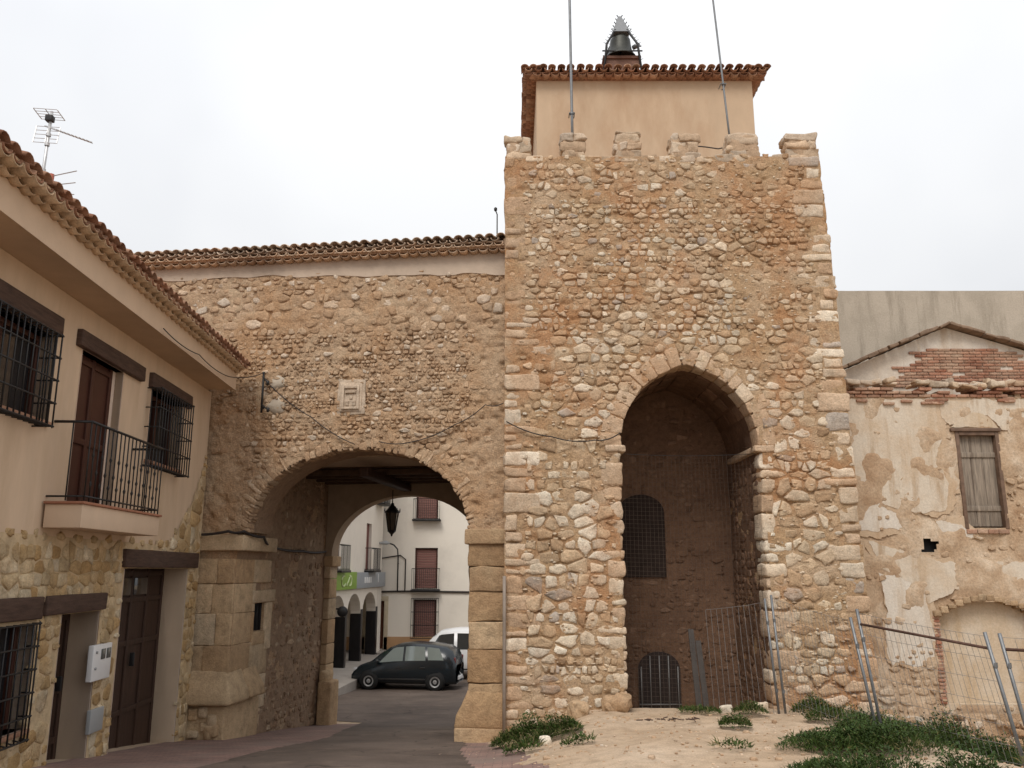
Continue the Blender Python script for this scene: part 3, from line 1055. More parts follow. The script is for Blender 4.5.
# the two dark openings at the back, each with its own depth
def arched_prism(mb, fr, x0, x1, z0, zs, n0, n1_, tone=(.5, .5, .5)):
    c, r_ = (x0 + x1) / 2, (x1 - x0) / 2
    o = [(x0, z0), (x0, zs)] + [(c - r_ * math.cos(t), zs + r_ * math.sin(t) / 1.25) for t in [math.pi * k / 14 for k in range(1, 14)]] + [(x1, zs), (x1, z0)]
    mb.prism(fr, o, n0, n1_, tone)
mb = MB()
arched_prism(mb, TOWER, *UWN, BN - .035, BN + .05)
mb.build('dark_recess_panel', plain('recess_shade', (.035, .023, .018), .9, .3, 6), tower)  # near-black colour stands in for the shaded depth of the recess
mb = MB()
arched_prism(mb, TOWER, *LW, BN - .04, BN + .05)
dr = mb.build('iron_door', plain('dark_door', (.03, .02, .017), .7, .2, 6), tower)
mb = MB()
for k in range(5):
    x = lerp(LW[0] + .05, LW[1] - .05, k / 4)
    mb.tube([TOWER(x, BN - .07, .36), TOWER(x, BN - .07, 1.40 if 0 < k < 4 else 1.2)], .012)
mb.tube([TOWER(LW[0], BN - .075, .52), TOWER(LW[1], BN - .075, .52)], .012)
mb.build('door_bars', M['galv_wire'], dr)
# battlements
for (x0, x1) in ((-.13, .38), (.93, 1.40), (1.96, 2.46), (3.0, 3.56), (4.10, 4.72), (5.20, 5.84)):
    mb = MB()
    z = TTOP - .06
    top = TTOP + rnd.uniform(.42, .54)
    mb.block(TOWER, x0 + .03, x1 - .03, .01, .38, z, top - .05, .06, .03, (.1, .4, .5))
    while z < top - .05:
        h = min(rnd.uniform(.12, .24), top - z)
        cuts = [0] + sorted(rnd.uniform(.25, .75) for _ in range(rnd.choice((0, 1, 1)))) + [1]
        a, b = x0 + rnd.uniform(-.015, .04), x1 + rnd.uniform(-.05, .015)
        for p, q in zip(cuts, cuts[1:]):
            n0 = rnd.uniform(-.03, .02)
            for (na, nb) in ((n0, .2), (.19, .40 + n0)):
                mb.block(TOWER, lerp(a, b, p), lerp(a, b, q), na, nb, z - .01, z + h * rnd.uniform(.9, 1.06), .035, .035, (rnd.random(), rnd.random(), 0))
        z += h
    mb.build('merlon', M['merlon'], tower)
mb = MB()
mb.box(TOWER, TX0 + .06, 5.74, .06, 5.4, TTOP - .018, TTOP + .02)
for i in range(17):
    x = TX0 + i * .36 + .02
    mb.block(TOWER, x, min(x + .34, 5.82), -.01, .36, TTOP - .12, TTOP + .02 + rnd.uniform(-.05, .03), .03, .012)
mb.build('wall_walk', M['merlon'], tower)

# plastered room on the tower
RX0, RX1, RN0, RN1 = .52, 5.11, 1.5, 6.2
mb = MB()
mb.box(TOWER, RX0, RX1, RN0, RN1, TTOP, 13.20)
room = mb.build('upper_room', M['room_plaster'], tower)
mb = MB()
EZ = 13.20
F1 = lambda a, b, z: TOWER(a, RN0 - b, z)
F2 = lambda a, b, z: TOWER(RX0 - b, a, z)
F3 = lambda a, b, z: TOWER(RX1 + b, a, z)
mb.box(TOWER, RX0 - .10, RX1 + .10, RN0 - .10, RN1 + .1, EZ + .002, EZ + .06)
for fr, a0, a1 in ((F1, RX0 - .26, RX1 + .26), (F2, RN0 - .16, RN1 + .2), (F3, RN0 - .16, RN1 + .2)):
    eave_rows(mb, fr, a0 + .08, a1 - .08, 0.0, EZ - .03, 1, .19, .2, .1)
    tile_roof(mb, fr, a0, a1, .30, EZ + .09, 1, .22, .19, .4, -1)
apex = [(RX0 + 1.6, RN0 + 2.2), (RX1 - 1.6, RN0 + 2.2)]
zb, zt = EZ + .16, EZ + .62
b4 = [TOWER(RX0 - .12, RN0 - .12, zb), TOWER(RX1 + .12, RN0 - .12, zb), TOWER(RX1 + .12, RN1 + .1, zb), TOWER(RX0 - .12, RN1 + .1, zb)]
t2 = [TOWER(RX0 + 2.2, RN0 + 2.3, zt), TOWER(RX1 - 2.2, RN0 + 2.3, zt)]
mb.add(b4 + t2, [(0, 1, 5, 4), (1, 2, 5), (2, 3, 4, 5), (3, 0, 4)], (.4, .4, .4), False)
mb.build('tile_roof', M['red_tile'], tower)

# conduit pipe at the tower's foot
mb = MB()
mb.tube([TOWER(TX0 + .0, -.10, z_) for z_ in (.35, 1.2, 2.2, 2.9)], .03, 8)
for z_ in (.8, 1.7, 2.6):
    mb.tube([TOWER(TX0 - .02, -.10, z_), TOWER(TX0 + .02, .05, z_)], .012)
tag(mb.build('drain_pipe', plain('grey_pipe', (.27, .22, .18), .6, .15)), 'slim grey vertical pipe in the corner between tower and gate pier', 'pipe')

# bell in its iron cage on the roof
bx, bn = 2.42, RN0 + .62
bz = 13.85
bell = thing('bell_cage', 'dark bronze bell in a spiky iron cage on the tower roof', 'bell', TOWER(bx, bn, bz))
mb = MB()
hw = .44
for sx in (-1, 1):
    for sn in (-1, 1):
        top_ = .12
        pts = [TOWER(bx + sx * hw, bn + sn * .3, bz - .55), TOWER(bx + sx * (hw - .10), bn + sn * .3, bz + 0.44), TOWER(bx + sx * .13, bn + sn * .2, bz + 0.857)]
        mb.tube(pts, .028, 6)
        for k in range(11):
            t = k / 10
            p = Vector(pts[0]).lerp(Vector(pts[1]), t * 2) if t < .5 else Vector(pts[1]).lerp(Vector(pts[2]), t * 2 - 1)
            mb.tube([p, p + Vector((sx * .075, sn * .01, .035))], [.012, .003], 4)
for sn in (-1, 1):
    mb.tube([TOWER(bx - hw, bn + sn * .3, bz + 0.269), TOWER(bx + hw, bn + sn * .3, bz + 0.269)], .018, 6)
mb.build('cage_frame', M['iron'], bell)
mb = MB()
a_ = [TOWER(bx + x_, bn + n_, bz + .80) for x_, n_ in ((-.19, -.24), (.19, -.24), (.19, .24), (-.19, .24))]
tp = [TOWER(bx + x_, bn + n_, bz + 1.32) for x_, n_ in ((-.035, -.03), (.035, -.03), (.035, .03), (-.035, .03))]
mb.add(a_ + tp, [(0, 1, 5, 4), (1, 2, 6, 5), (2, 3, 7, 6), (3, 0, 4, 7), (4, 5, 6, 7), (3, 2, 1, 0)], smooth=False)
cp = mb.build('cage_cap', plain('zinc_sheet', (.20, .205, .21), .45, .1, metal=.3), bell)
for sx in (-1, 1):
    for k in range(5):
        mb = MB()
        t = k / 4
        p = Vector(TOWER(bx + sx * lerp(.19, .035, t), bn - lerp(.24, .03, t), bz + lerp(.81, 1.30, t)))
        mb.tube([p, p + Vector((sx * .022, -.01, .03))], [.012, .006], 5)
        p2 = p + Vector((sx * .022, -.01, .03))
        mb.lathe([(.001, -.02), (.016, 0), (.001, .02)], p2, 6)
        mb.build('cap_spike', M['iron'], cp)
mb = MB()
mb.lathe([(.0, 0.798), (.06, 0.798), (.10, 0.773), (.20, 0.756), (.225, 0.706), (.235, 0.588), (.25, 0.470), (.29, 0.353), (.345, 0.269), (.36, 0.235), (.345, 0.239), (.29, 0.319), (.2, 0.420), (.0, 0.462)], TOWER(bx, bn, bz), 24)
mb.tube([TOWER(bx, bn, bz + 0.504), TOWER(bx, bn, bz + 0.210)], [.015, .03], 8)
mb.build('bell_body', plain('dark_bronze', (.055, .055, .048), .5, .2, 6, metal=.6), bell)
mb = MB()
mb.bev(TOWER, bx - hw + .02, bx + hw - .02, bn - .24, bn + .24, bz + 0.134, bz + 0.202, .01)
mb.bev(TOWER, bx - hw + .06, bx + hw - .06, bn - .2, bn + .2, bz - .5, bz + 0.132, .01)
mb.build('bell_base', plain('brown_bell_base', (.16, .085, .06), .8, .25, 5), bell)
mb = MB()
hp = TOWER(bx + .34, bn - .1, bz + 0.521)
mb.lathe([(.0, -.09), (.05, -.085), (.055, .0), (.04, .08), (.0, .09)], hp, 10, rot=Euler((0, R(60), 0)).to_matrix())
mb.tube([hp, TOWER(bx + hw - .02, bn - .25, bz + 0.420)], .016, 6)
mb.build('striker', M['galv'], bell)

# tall masts
def mast(name, base, top, r, brk, label, mat):
    t = thing(name, label, 'pole', base)
    mb = MB()
    n = 8
    mb.tube([Vector(base).lerp(Vector(top), k / n) for k in range(n + 1)], r, 8)
    mb.build('pole', mat, t)
    for f_ in brk:
        p = Vector(base).lerp(Vector(top), f_)
        mb = MB()
        mb.tube([p + Vector((-.05, -.03, 0)), p + Vector((.05, -.03, 0)), p + Vector((.05, .16, 0)), p + Vector((.02, .2, 0))], .012, 5)
        mb.tube([p + Vector((-.05, -.03, 0)), p + Vector((-.05, .16, 0))], .012, 5)
        mb.lathe([(r * 1.6, -.02), (r * 1.6, .02)], p, 8)
        mb.build('bracket', M['galv'], t)
mast('antenna_mast', TOWER(1.19, .5, TTOP + .38), TOWER(1.17, .5, 17.2), .028, (.04, .13), 'straight grey mast standing behind the second merlon from the left', M['galv'])
mast('lightning_rod', TOWER(4.33, .62, TTOP + .55), TOWER(4.03, .62, 16.6), .02, (.03, .25), 'thin leaning rod in front of the upper room, right of the bell', M['galv'])
mb = MB()
mb.tube([TOWER(4.33, .6, 11.3), TOWER(4.25, .55, 11.15), TOWER(4.05, .5, 11.08), TOWER(3.8, .5, 11.12), TOWER(3.6, .5, 11.14)], .013, 5)
tag(mb.build('rod_cable', M['cable']), 'short loose cable sagging from the foot of the leaning rod', 'cable')
# ------------------------------------------------------------------ gate wing with the passage
WS0, WS1 = 0.0, 9.2
GS0, GS1, GSP, GCR = 0.64, 4.74, 3.68, 5.17       # arch opening: right, left, springing, crown
GC, GW = (GS0 + GS1) / 2, (GS1 - GS0) / 2
def gate_arc(t, off=0.0, ss=GC, w_=GW, sp=GSP, cr=GCR):
    """t 0..1 from the right springing to the left"""
    a = math.pi * t
    return (ss - (w_ + off) * math.cos(a), sp + (cr - sp + off) * abs(math.sin(a)) ** .94)
def in_gate(s, z, g=0.0):
    if z < GSP:
        return GS0 - .02 - g < s < GS1 + .16 + g
    return ((s - GC) / (GW + g)) ** 2 + ((z - GSP) / (GCR - GSP + g)) ** 2 < 1
WTOP = 8.44
wing = thing('gatehouse', 'lower rubble stone wing with a wide arched gateway under a clay tile eave', 'gatehouse', WING(2.7, 0, .1))
def w_top(s):
    return WTOP + .03 * s + .05 * n1(s, 0, 1.3, 3)
PD = 5.2
# core: walls left and right of the passage, mass above it, built round the opening
mb = MB()
mb.box(WING, -.3, GS0 - .02, .05, PD, -.8, 8.85)
mb.box(WING, 5.42, WS1, .05, PD, -.8, 8.85)
mb.box(WING, GS1 + .21, 5.419, .05, .95, -.8, 8.85)
mb.box(WING, GS1 + .21, 5.419, 1.45, PD, -.8, 8.85)
mb.box(WING, GS1 + .21, 5.419, .951, 1.449, -.8, 1.87)
mb.box(WING, GS1 + .21, 5.419, .951, 1.449, 2.38, 8.85)
tp = [gate_arc(k / 40) for k in range(41)]
for k in range(40):
    (sa, za), (sb, zb) = tp[k], tp[k + 1]
    mb.prism(WING, [(sa, za + .004), (sb, zb + .004), (sb, 5.6), (sa, 5.6)], .05, 1.05)
mb.box(WING, GS1 + .001, GS1 + .208, .05, 1.05, GSP, 5.6)
mb.box(WING, GS0 - .019, GS0 - .001, .05, 1.05, GSP, 5.6)
mb.box(WING, GS0 - .018, GS1 + .208, .05, PD, 5.602, 8.85)
mb.build('wall_core', M['wing_mortar'], wing)
# back wall of the passage with its own arch
BS, BW, BSP, BCR = 3.0, 1.79, 3.30, 4.72
bt = [gate_arc(k / 32, 0, BS, BW, BSP, BCR) for k in range(33)]
mb = MB()
for k in range(32):
    (sa, za), (sb, zb) = bt[k], bt[k + 1]
    mb.prism(WING, [(sa, za), (sb, zb), (sb, 5.55), (sa, 5.55)], PD - .45, PD + .002)
mb.box(WING, BS + BW, GS1 + .205, PD - .45, PD + .002, BSP - .3, 5.55)
mb.box(WING, GS0 - .018, BS - BW, PD - .45, PD + .002, BSP - .3, 5.55)
mb.build('rear_arch', plain('rear_arch_plaster', (.36, .27, .185), .9, .12, 4, bstr=.3), wing)
for (s0, s1) in ((BS + BW - .0, GS1 + .205), (GS0 - .015, BS - BW)):
    mb = MB()
    z = -1.0
    while z < BSP - .22:
        h = min(rnd.uniform(.4, .6), BSP - .2 - z)
        mb.block(WING, s0, s1, PD - .5, PD + .03, z + .004, z + h - .006, .025, .006)
        z += h
    mb.block(WING, s0 - (.07 if s0 > 3 else -.0), s1 + (.0 if s0 > 3 else .07), PD - .54, PD + .07, BSP - .22, BSP + .02, .03, .006)
    mb.build('rear_pier', M['ashlar'], wing)
mb = MB()
mb.block(shift(WING), BS + BW - .22, BS + BW + .1, PD - .75, PD - .15, -1.0, .55, .06, .012)
mb.block(shift(WING), BS + BW - .10, BS + BW + .1, PD - .72, PD - .17, .5, .78, .1, .012)
mb.build('guard_stone', M['ashlar'], wing)
# facing: mortar skin and stones
def in_wing(s, z):
    return -.02 < s < WS1 and z < w_top(s) and not in_gate(s, z, .06)
mb = MB()
mortar(mb, WING, -.02, WS1, 3.5, WTOP + .4, lambda s, z: s < 7.9 and z < w_top(s) and not in_gate(s, z, .02), .016, .028, sc=9.0, seed=17, base=.012, oct=4, low=.006, pits=.04)
mortar(mb, WING, GS1 + .15, 7.9, -.3, 3.5, lambda s, z: True, .03, .05, sc=3.2, seed=17, base=.0)
mb.build('mortar_skin', M['wing_mortar'], wing)
def smooth_zone(s, z):
    """bare earth render: the strip beside the tower and the one over the left pier"""
    a = sstep(.75, .45, s + .25 * n1(0, z, 1.1, 2)) if False else 1 - sstep(.35, .8, s + .3 * n1(0, z, 1.1, 2))
    b = sstep(4.75, 5.1, s + .25 * n1(0, z, 1.3, 8)) * (1 - sstep(5.9, 6.6, z + .5 * n1(s, 0, 1.2, 4)))
    return max(a * (1 - sstep(7.2, 7.8, z)), b)
def w_keep(s, z):
    return (1 - .90 * smooth_zone(s, z)) * (1.02 + .4 * n1(s, z, .8, 14))
def w_depth(s, z, rg):
    return rg.choice((.008, .014, .020, .028, .040)) * (1 - .6 * smooth_zone(s, z)) + .006 * n1(s, z, .7, 3)
def w_rowh(z):
    return .080 if z < 7.4 + .3 * n1(z, 0, .3) else .135
def w_tone(s, z, rg):
    c = rg.random() ** 1.5 * .8
    if rg.random() < .10:
        c = rg.uniform(.85, 1)
    if z > 7.8:
        c = min(1, c + .15)
    return (c, rg.random(), rg.random())
mb = MB()
rgw = random.Random(44)
rubble(mb, WING, 0.0, 7.8, 3.6, WTOP + .35, w_rowh, 1.4, lambda s, z: in_wing(s, z) and not in_gate(s, z, .16), w_depth, w_keep, .006, .32, w_tone, fill=(.66, 1.0), round_n=1, rg=rgw)
rubble(mb, WING, GS1 + .2, 6.4, .2, 3.6, lambda z: .11, 1.4, lambda s, z: s > GS1 + .9 and z > 2.8, w_depth, lambda s, z: .35, .012, .2, w_tone, fill=(.7, .95), rg=rgw)
mb.build('rubble_facing', M['wing_stone'], wing)
# rough ring of thin stones along the lip of the arch
mb = MB()
t = 0.0
AL = 5.6
while t < 1.0:
    dt = rgw.uniform(.05, .13) / AL
    L = rgw.uniform(.06, .2) if rgw.random() < .8 else rgw.uniform(.2, .32)
    def vm3(u, n, o, t=t):
        tt = min(1, max(0, t + u / AL))
        e = 1e-3
        x, zz = gate_arc(tt)
        p1, p2 = gate_arc(max(0, tt - e)), gate_arc(min(1, tt + e))
        tx, tz = p2[0] - p1[0], p2[1] - p1[1]
        l = math.hypot(tx, tz) or 1
        return WING(x - tz / l * o * (1 if True else 0), n, zz + tx / l * o) if False else WING(x + (x - GC) / math.hypot(x - GC, zz - GSP + .8) * o, n, zz + (zz - GSP + .8) / math.hypot(x - GC, zz - GSP + .8) * o)
    mb.block(vm3, .004, dt * AL - .004, -rgw.uniform(.0, .035), .3, -rgw.uniform(.01, .05), L, .022, .02, (rgw.random() * .7, rgw.random(), rgw.random()), 2)
    t += dt
mb.build('arch_lip', M['wing_stone'], wing)
# intrados of the front arch
mb = MB()
for k in range(40):
    (sa, za), (sb, zb) = tp[k], tp[k + 1]
    mb.add([WING(sa, .02, za - .006), WING(sb, .02, zb - .006), WING(sb, 1.06, zb - .006), WING(sa, 1.06, za - .006)], [(0, 1, 2, 3)], (.3, .4, .5), True)
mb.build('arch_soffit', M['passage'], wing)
# passage walls
PL = lambda u, n, v: WING(GS1 + .205 + n, u, v)
PR = lambda u, n, v: WING(GS0 - .02 - n, u, v)
def in_wh(u, v):
    return .93 < u < 1.47 and 1.85 < v < 2.40
for fr in (PL, PR):
    mb = MB()
    mortar(mb, fr, .02, PD - .4, -1.2, 5.1, lambda u, v: not (fr is PL and in_wh(u, v)), .02, .07, sc=3, seed=4, base=.006)
    if fr is PR:
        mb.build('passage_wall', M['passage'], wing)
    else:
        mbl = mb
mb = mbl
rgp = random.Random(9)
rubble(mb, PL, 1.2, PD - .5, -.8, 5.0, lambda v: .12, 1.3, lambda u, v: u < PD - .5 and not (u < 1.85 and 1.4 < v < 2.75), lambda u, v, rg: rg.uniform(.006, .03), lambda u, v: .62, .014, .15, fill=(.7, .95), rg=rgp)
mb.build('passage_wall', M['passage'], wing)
mb = MB()
mb.block(PL, .80, 1.85, -.055, .2, 2.39, 2.62, .02, .008)
mb.block(PL, 1.46, 1.74, -.05, .2, 1.50, 2.384, .02, .008)
mb.block(PL, .88, 1.455, -.05, .2, 1.62, 1.862, .02, .008)
fr_ = mb.build('window_surround', M['ashlar'], wing)
mb = MB()
mb.box(PL, .952, 1.448, .05, .09, 1.872, 2.378)
mb.build('small_window', M['black'], wing)  # shallow black backing paints the dark of the opening
mb = MB()
for k in range(3):
    mb.tube([PL(1.05 + .15 * k, .03, 1.87), PL(1.05 + .15 * k, .03, 2.38)], .012)
mb.build('window_bars', M['iron'], wing)
# ceiling: plaster in front, planks and beams behind
mb = MB()
mb.box(WING, GS0 - .015, GS1 + .204, .98, 2.55, 5.14, 5.24)
mb.build('ceiling', M['ceil_plaster'], wing)
mb = MB()
n_ = 2.56
while n_ < PD - .46:
    mb.box(WING, GS0 - .015, GS1 + .204, n_, n_ + .17, 5.10 + rnd.uniform(0, .02), 5.2)
    n_ += .18
for n_ in (2.62, 3.25, 3.9, 4.5):
    mb.bev(WING, GS0 - .015, GS1 + .204, n_, n_ + .14, 4.98, 5.095, .012)
mb.build('ceiling_planks', M['plank'], wing)
mb = MB()
mb.bev(WING, 2.90, 3.10, 1.3, PD - .47, 4.80, 4.975, .02)
mb.build('ceiling_beam', M['dark_wood'], wing)
# piers
def pier(s0, s1, n0, n1_, parts):
    pass
mb = MB()
z = -.3
for h, sp in ((.75, 0), (.62, .45), (.62, .62), (.55, .35), (.52, .5), (.44, .4)):
    z1 = z + h
    if sp == 0:
        mb.block(WING, 4.93, 5.66, -.06, 1.5, z, z1 - .006, .03, .014)
    else:
        m_ = lerp(4.93, 5.66, sp)
        mb.block(WING, 4.90, m_, -.05 + rnd.uniform(-.012, .012), .8, z, z1 - .004, .016, .014)
        mb.block(WING, m_ + .005, 5.66, -.05 + rnd.uniform(-.012, .012), .8, z, z1 - .004, .016, .014)
        mb.block(WING, 4.905, 5.3, .81, (.94 if z1 > 1.87 and z < 2.38 else 1.62), z, z1 - .007, .022, .012)
    z = z1
pb = mb.build('left_pier', M['ashlar'], wing)
mb = MB()
mb.block(WING, 4.72, 5.66, -.13, .7, 3.34, 3.62, .025, .006)
mb.block(WING, 4.76, 5.2, .71, 1.5, 3.34, 3.61, .025, .006)
mb.build('impost', M['ashlar'], pb)
# splayed foot of the left pier
mb = MB()
def foot(a, b, c):
    return WING(a, b, c)
def splay(s0, s1, n0, n1_, z0, z1, push_s, push_n):
    return lambda a, b, c: WING(a - push_s * (1 - sstep(z0, z1, c)) * (1 if a < (s0 + s1) / 2 else 0), b - push_n * (1 - sstep(z0, z1, c)) * (1 if b < (n0 + n1_) / 2 else 0), c)
fm = splay(4.9, 5.7, -.07, .8, .8, 1.28, .18, .20)
mb.block(fm, 4.90, 5.66, -.07, .55, .72, 1.28, .05, .012)
fm2 = splay(4.9, 5.7, .5, 1.7, .8, 1.28, .22, .0)
mb.block(fm2, 4.90, 5.4, .56, 1.15, .74, 1.26, .05, .012)
for k in range(9):
    s_ = rnd.uniform(4.85, 5.6)
    zz = rnd.uniform(.1, .55)
    mb.block(WING, s_, s_ + rnd.uniform(.15, .3), -.16, .3, zz, zz + rnd.uniform(.12, .22), .05, .014)
mb.block(WING, 4.86, 5.68, -.1, 1.3, -.3, .72, .06, .02)
mb.build('splayed_foot', M['ashlar'], pb)
mb = MB()
z = -.4
for h in (.62, .42, .5, .55, .45, .5, .42, .4):
    z1 = z + h
    mb.block(WING, -.04, .63 + rnd.uniform(-.015, .01), -.05 + rnd.uniform(-.01, .01), .7, z, z1 - .004, .02, .02)
    mb.block(WING, .3, .62, .71, 1.2, z, z1 - .006, .022, .008)
    z = z1
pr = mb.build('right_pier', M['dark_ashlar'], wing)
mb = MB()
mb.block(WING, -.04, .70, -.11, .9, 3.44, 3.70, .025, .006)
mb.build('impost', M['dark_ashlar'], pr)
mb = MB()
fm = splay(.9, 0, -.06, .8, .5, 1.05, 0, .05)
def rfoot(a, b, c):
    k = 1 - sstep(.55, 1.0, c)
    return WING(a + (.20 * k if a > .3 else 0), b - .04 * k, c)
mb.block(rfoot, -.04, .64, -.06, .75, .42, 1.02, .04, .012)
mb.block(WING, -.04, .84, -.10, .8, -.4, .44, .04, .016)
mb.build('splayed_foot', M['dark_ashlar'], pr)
# plaster band, eave and roof
mb = MB()
ns = 60
for k in range(ns):
    s0, s1 = -.12 + k * .155, -.12 + (k + 1) * .155
    mb.add([WING(s0, -.03, w_top(s0) - .06 + .03 * n1(s0, 1, 3)), WING(s1, -.03, w_top(s1) - .06 + .03 * n1(s1, 1, 3)), WING(s1, -.03, 8.84), WING(s0, -.03, 8.84),
            WING(s0, .06, w_top(s0) - .06 + .03 * n1(s0, 1, 3)), WING(s1, .06, w_top(s1) - .06 + .03 * n1(s1, 1, 3))], [(0, 1, 2, 3), (0, 4, 5, 1)], smooth=False)
mb.build('plaster_band', M['band_plaster'], wing)
mb = MB()
FW = lambda a, b, z: WING(a, -b, z)
eave_rows(mb, FW, .02, WS1, .02, 8.80, 1, .19, .16, .06)
for k in range(int((WS1 - .1) / .19)):
    barrel(mb, FW, .1 + k * .19, 0, .24, 8.935, 8.93, .088, .088, False, .016, 8)
mb.box(FW, 0, WS1, .02, .22, 8.87, 8.89)
mb.build('tile_eave', M['tile'], wing)
mb = MB()
tile_roof(mb, FW, .06, WS1, .30, 8.97, 9, .28, .195, .42, -1, .012)
mb.box(FW, 0, WS1, -3.3, .20, 8.945, 8.97)
mb.prism(lambda a, b, c: WING(b, -a, c), [(.2, 8.975), (-3.2, 9.92), (-3.2, 8.975)], 0.01, WS1)
mb.build('tile_roof', M['old_tile'], wing)
# carved plaque over the arch
mb = MB()
PLQ = lambda a, b, c: WING(a, -b, c)
mb.block(PLQ, 2.60, 3.14, .0, .035, 5.78, 6.45, .03, .025, (.75, .6, .5))
mb.block(PLQ, 2.66, 3.08, .0, .055, 5.84, 6.37, .02, .006, (.8, .7, .5))
for q in ((2.70, 2.75, 5.88, 6.33), (2.99, 3.04, 5.88, 6.33), (2.75, 2.99, 5.88, 5.93), (2.75, 2.99, 6.27, 6.33)):
    mb.block(PLQ, q[0], q[1], .05, .085, q[2], q[3], .012, .003, (.9, .7, .5))
mb.block(PLQ, 2.77, 2.97, .05, .085, 6.18, 6.23, .01, .003, (.3, .3, .5))
for q in ((2.80, 6.02), (2.92, 6.02), (2.86, 6.10), (2.80, 5.97), (2.93, 5.97)):
    mb.block(PLQ, q[0] - .03, q[0] + .03, .045, .075, q[1] - .03, q[1] + .03, .025, .004, (.5, .6, .5))
mb.build('stone_plaque', stone_mat('plaque_stone', [(0, (.44, .34, .25)), (1, (.52, .42, .32))], (.42, .30, .20), .7), wing)
# pale repair patches under the bracket
pm_ = plain('grey_patch', (.43, .36, .28), .9, .14, 6, bstr=.4, bscale=20)
for (s, z, a, h) in ((4.30, 6.42, .17, .14), (4.32, 5.98, .20, .16)):
    mb = MB()
    ring = [(s + a * math.cos(q) * rnd.uniform(.7, 1.2), z + h * math.sin(q) * rnd.uniform(.7, 1.2)) for q in [i * math.pi / 9 for i in range(18)]]
    V = [WING(p[0], .02, p[1]) for p in ring] + [WING(s + (p[0] - s) * .9, -.030, z + (p[1] - z) * .9) for p in ring] + [WING(s, -.036, z)]
    mb.add(V, [(i, (i + 1) % 18, 18 + (i + 1) % 18, 18 + i) for i in range(18)] + [(18 + i, 18 + (i + 1) % 18, 36) for i in range(18)])
    mb.build('mortar_patch', pm_, wing)

# cable bracket with its cables
br = thing('cable_bracket', 'small black iron cable bracket with two arms on the stone wall beside the house eave', 'bracket', WING(4.55, -.1, 6.2))
mb = MB()
mb.tube([WING(4.55, -.12, 5.85), WING(4.55, -.12, 6.62)], .022, 6)
mb.tube([WING(4.55, -.12, 6.52), WING(4.40, -.25, 6.38)], .016, 6)
mb.tube([WING(4.55, -.12, 6.0), WING(4.38, -.22, 5.88)], .016, 6)
for z_ in (5.95, 6.5):
    mb.tube([WING(4.55, -.12, z_), WING(4.55, .05, z_)], .018, 6)
mb.build('bracket_arms', M['iron'], br)
for p in ((4.40, -.25, 6.38), (4.38, -.22, 5.88)):
    mb = MB()
    mb.lathe([(.001, -.05), (.03, -.03), (.03, .03), (.001, .05)], WING(*p), 8)
    mb.build('insulator', M['iron'], br)
def cable(pts, label, r=.009, sag=0.0, mat='cable'):
    mb = MB()
    P = [Vector(p) for p in pts]
    out = []
    for i in range(len(P) - 1):
        for k in range(8):
            t = k / 8
            q = P[i].lerp(P[i + 1], t)
            q.z -= sag * 4 * t * (1 - t)
            out.append(q)
    out.append(P[-1])
    mb.tube(out, r, 5)
    return tag(mb.build('cable', M[mat]), label, 'cable')
cable([WING(4.40, -.25, 6.38), WING(3.6, -.08, 5.75), WING(2.75, -.07, 5.23)], 'thin black cable running from the iron bracket down to the crown of the gate arch', .010, .05)
cable([WING(2.3, -.07, 5.27), WING(1.7, -.07, 5.25), WING(.9, -.08, 5.55), WING(.35, -.08, 5.9), WING(.02, -.09, 5.92)], 'thin cable curving over the right half of the gate arch towards the tower', .009, .04)
cable([TOWER(-.1, -.08, 5.55), TOWER(.7, -.08, 5.28), TOWER(1.45, -.08, 5.22), TOWER(1.9, -.08, 5.35)], 'thin cable across the tower face between its left edge and the alcove impost', .011, .05)
cable([WING(5.8, -.2, 3.63), WING(5.0, -.18, 3.68), WING(4.72, -.15, 3.68), WING(4.62, .5, 3.60), WING(4.88, 1.4, 3.45), WING(4.9, 3.2, 3.4), WING(4.88, PD - .6, 3.42)], 'thick dark conduit running over the left impost and along the passage wall', .026, .03)

# lantern in the passage
LZ = -.10
lan = thing('hanging_lantern', 'black iron lantern hanging in the far arch of the gateway', 'lantern', WING(3.27, PD - .75, 3.75))
LC = WING(3.27, PD - .75, LZ)
LC = (LC[0], LC[1], LZ)
mb = MB()
def hexring(r_, z):
    return [(LC[0] + r_ * math.cos(math.pi * k / 3 + .3), LC[1] + r_ * math.sin(math.pi * k / 3 + .3), z + LZ) for k in range(6)]
prof = [(.05, 4.02), (.15, 4.10), (.20, 4.55)]
for k in range(6):
    mb.tube([hexring(.10, 4.0)[k], hexring(.175, 4.5)[k]], .016, 5)
for r_, z_ in ((.105, 4.0), (.178, 4.5)):
    h = hexring(r_, z_)
    mb.tube(h + [h[0]], .018, 5)
mb.lathe([(.0, 4.78), (.04, 4.76), (.05, 4.70), (.10, 4.66), (.13, 4.60), (.225, 4.51), (.205, 4.49), (.0, 4.50)], (LC[0], LC[1], LZ), 6)
mb.lathe([(.0, 3.85), (.025, 3.87), (.03, 3.91), (.07, 3.95), (.105, 3.985), (.0, 4.0)], (LC[0], LC[1], LZ), 6)
for p in hexring(.21, 4.53):
    mb.tube([p, (p[0], p[1], p[2] + .09)], [.022, .006], 5)
mb.tube([(LC[0], LC[1], 4.66), (LC[0], LC[1], 5.02)], .014, 6)
mb.build('lantern_frame', M['iron'], lan)
mb = MB()
a, b = hexring(.093, 4.01), hexring(.168, 4.49)
for k in range(6):
    mb.quad(a[k], a[(k + 1) % 6], b[(k + 1) % 6], b[k])
mb.build('lantern_glass', plain('smoky_glass', (.10, .085, .07), .15, .1, spec=.5), lan)

lan.scale = (.84, .84, .84)

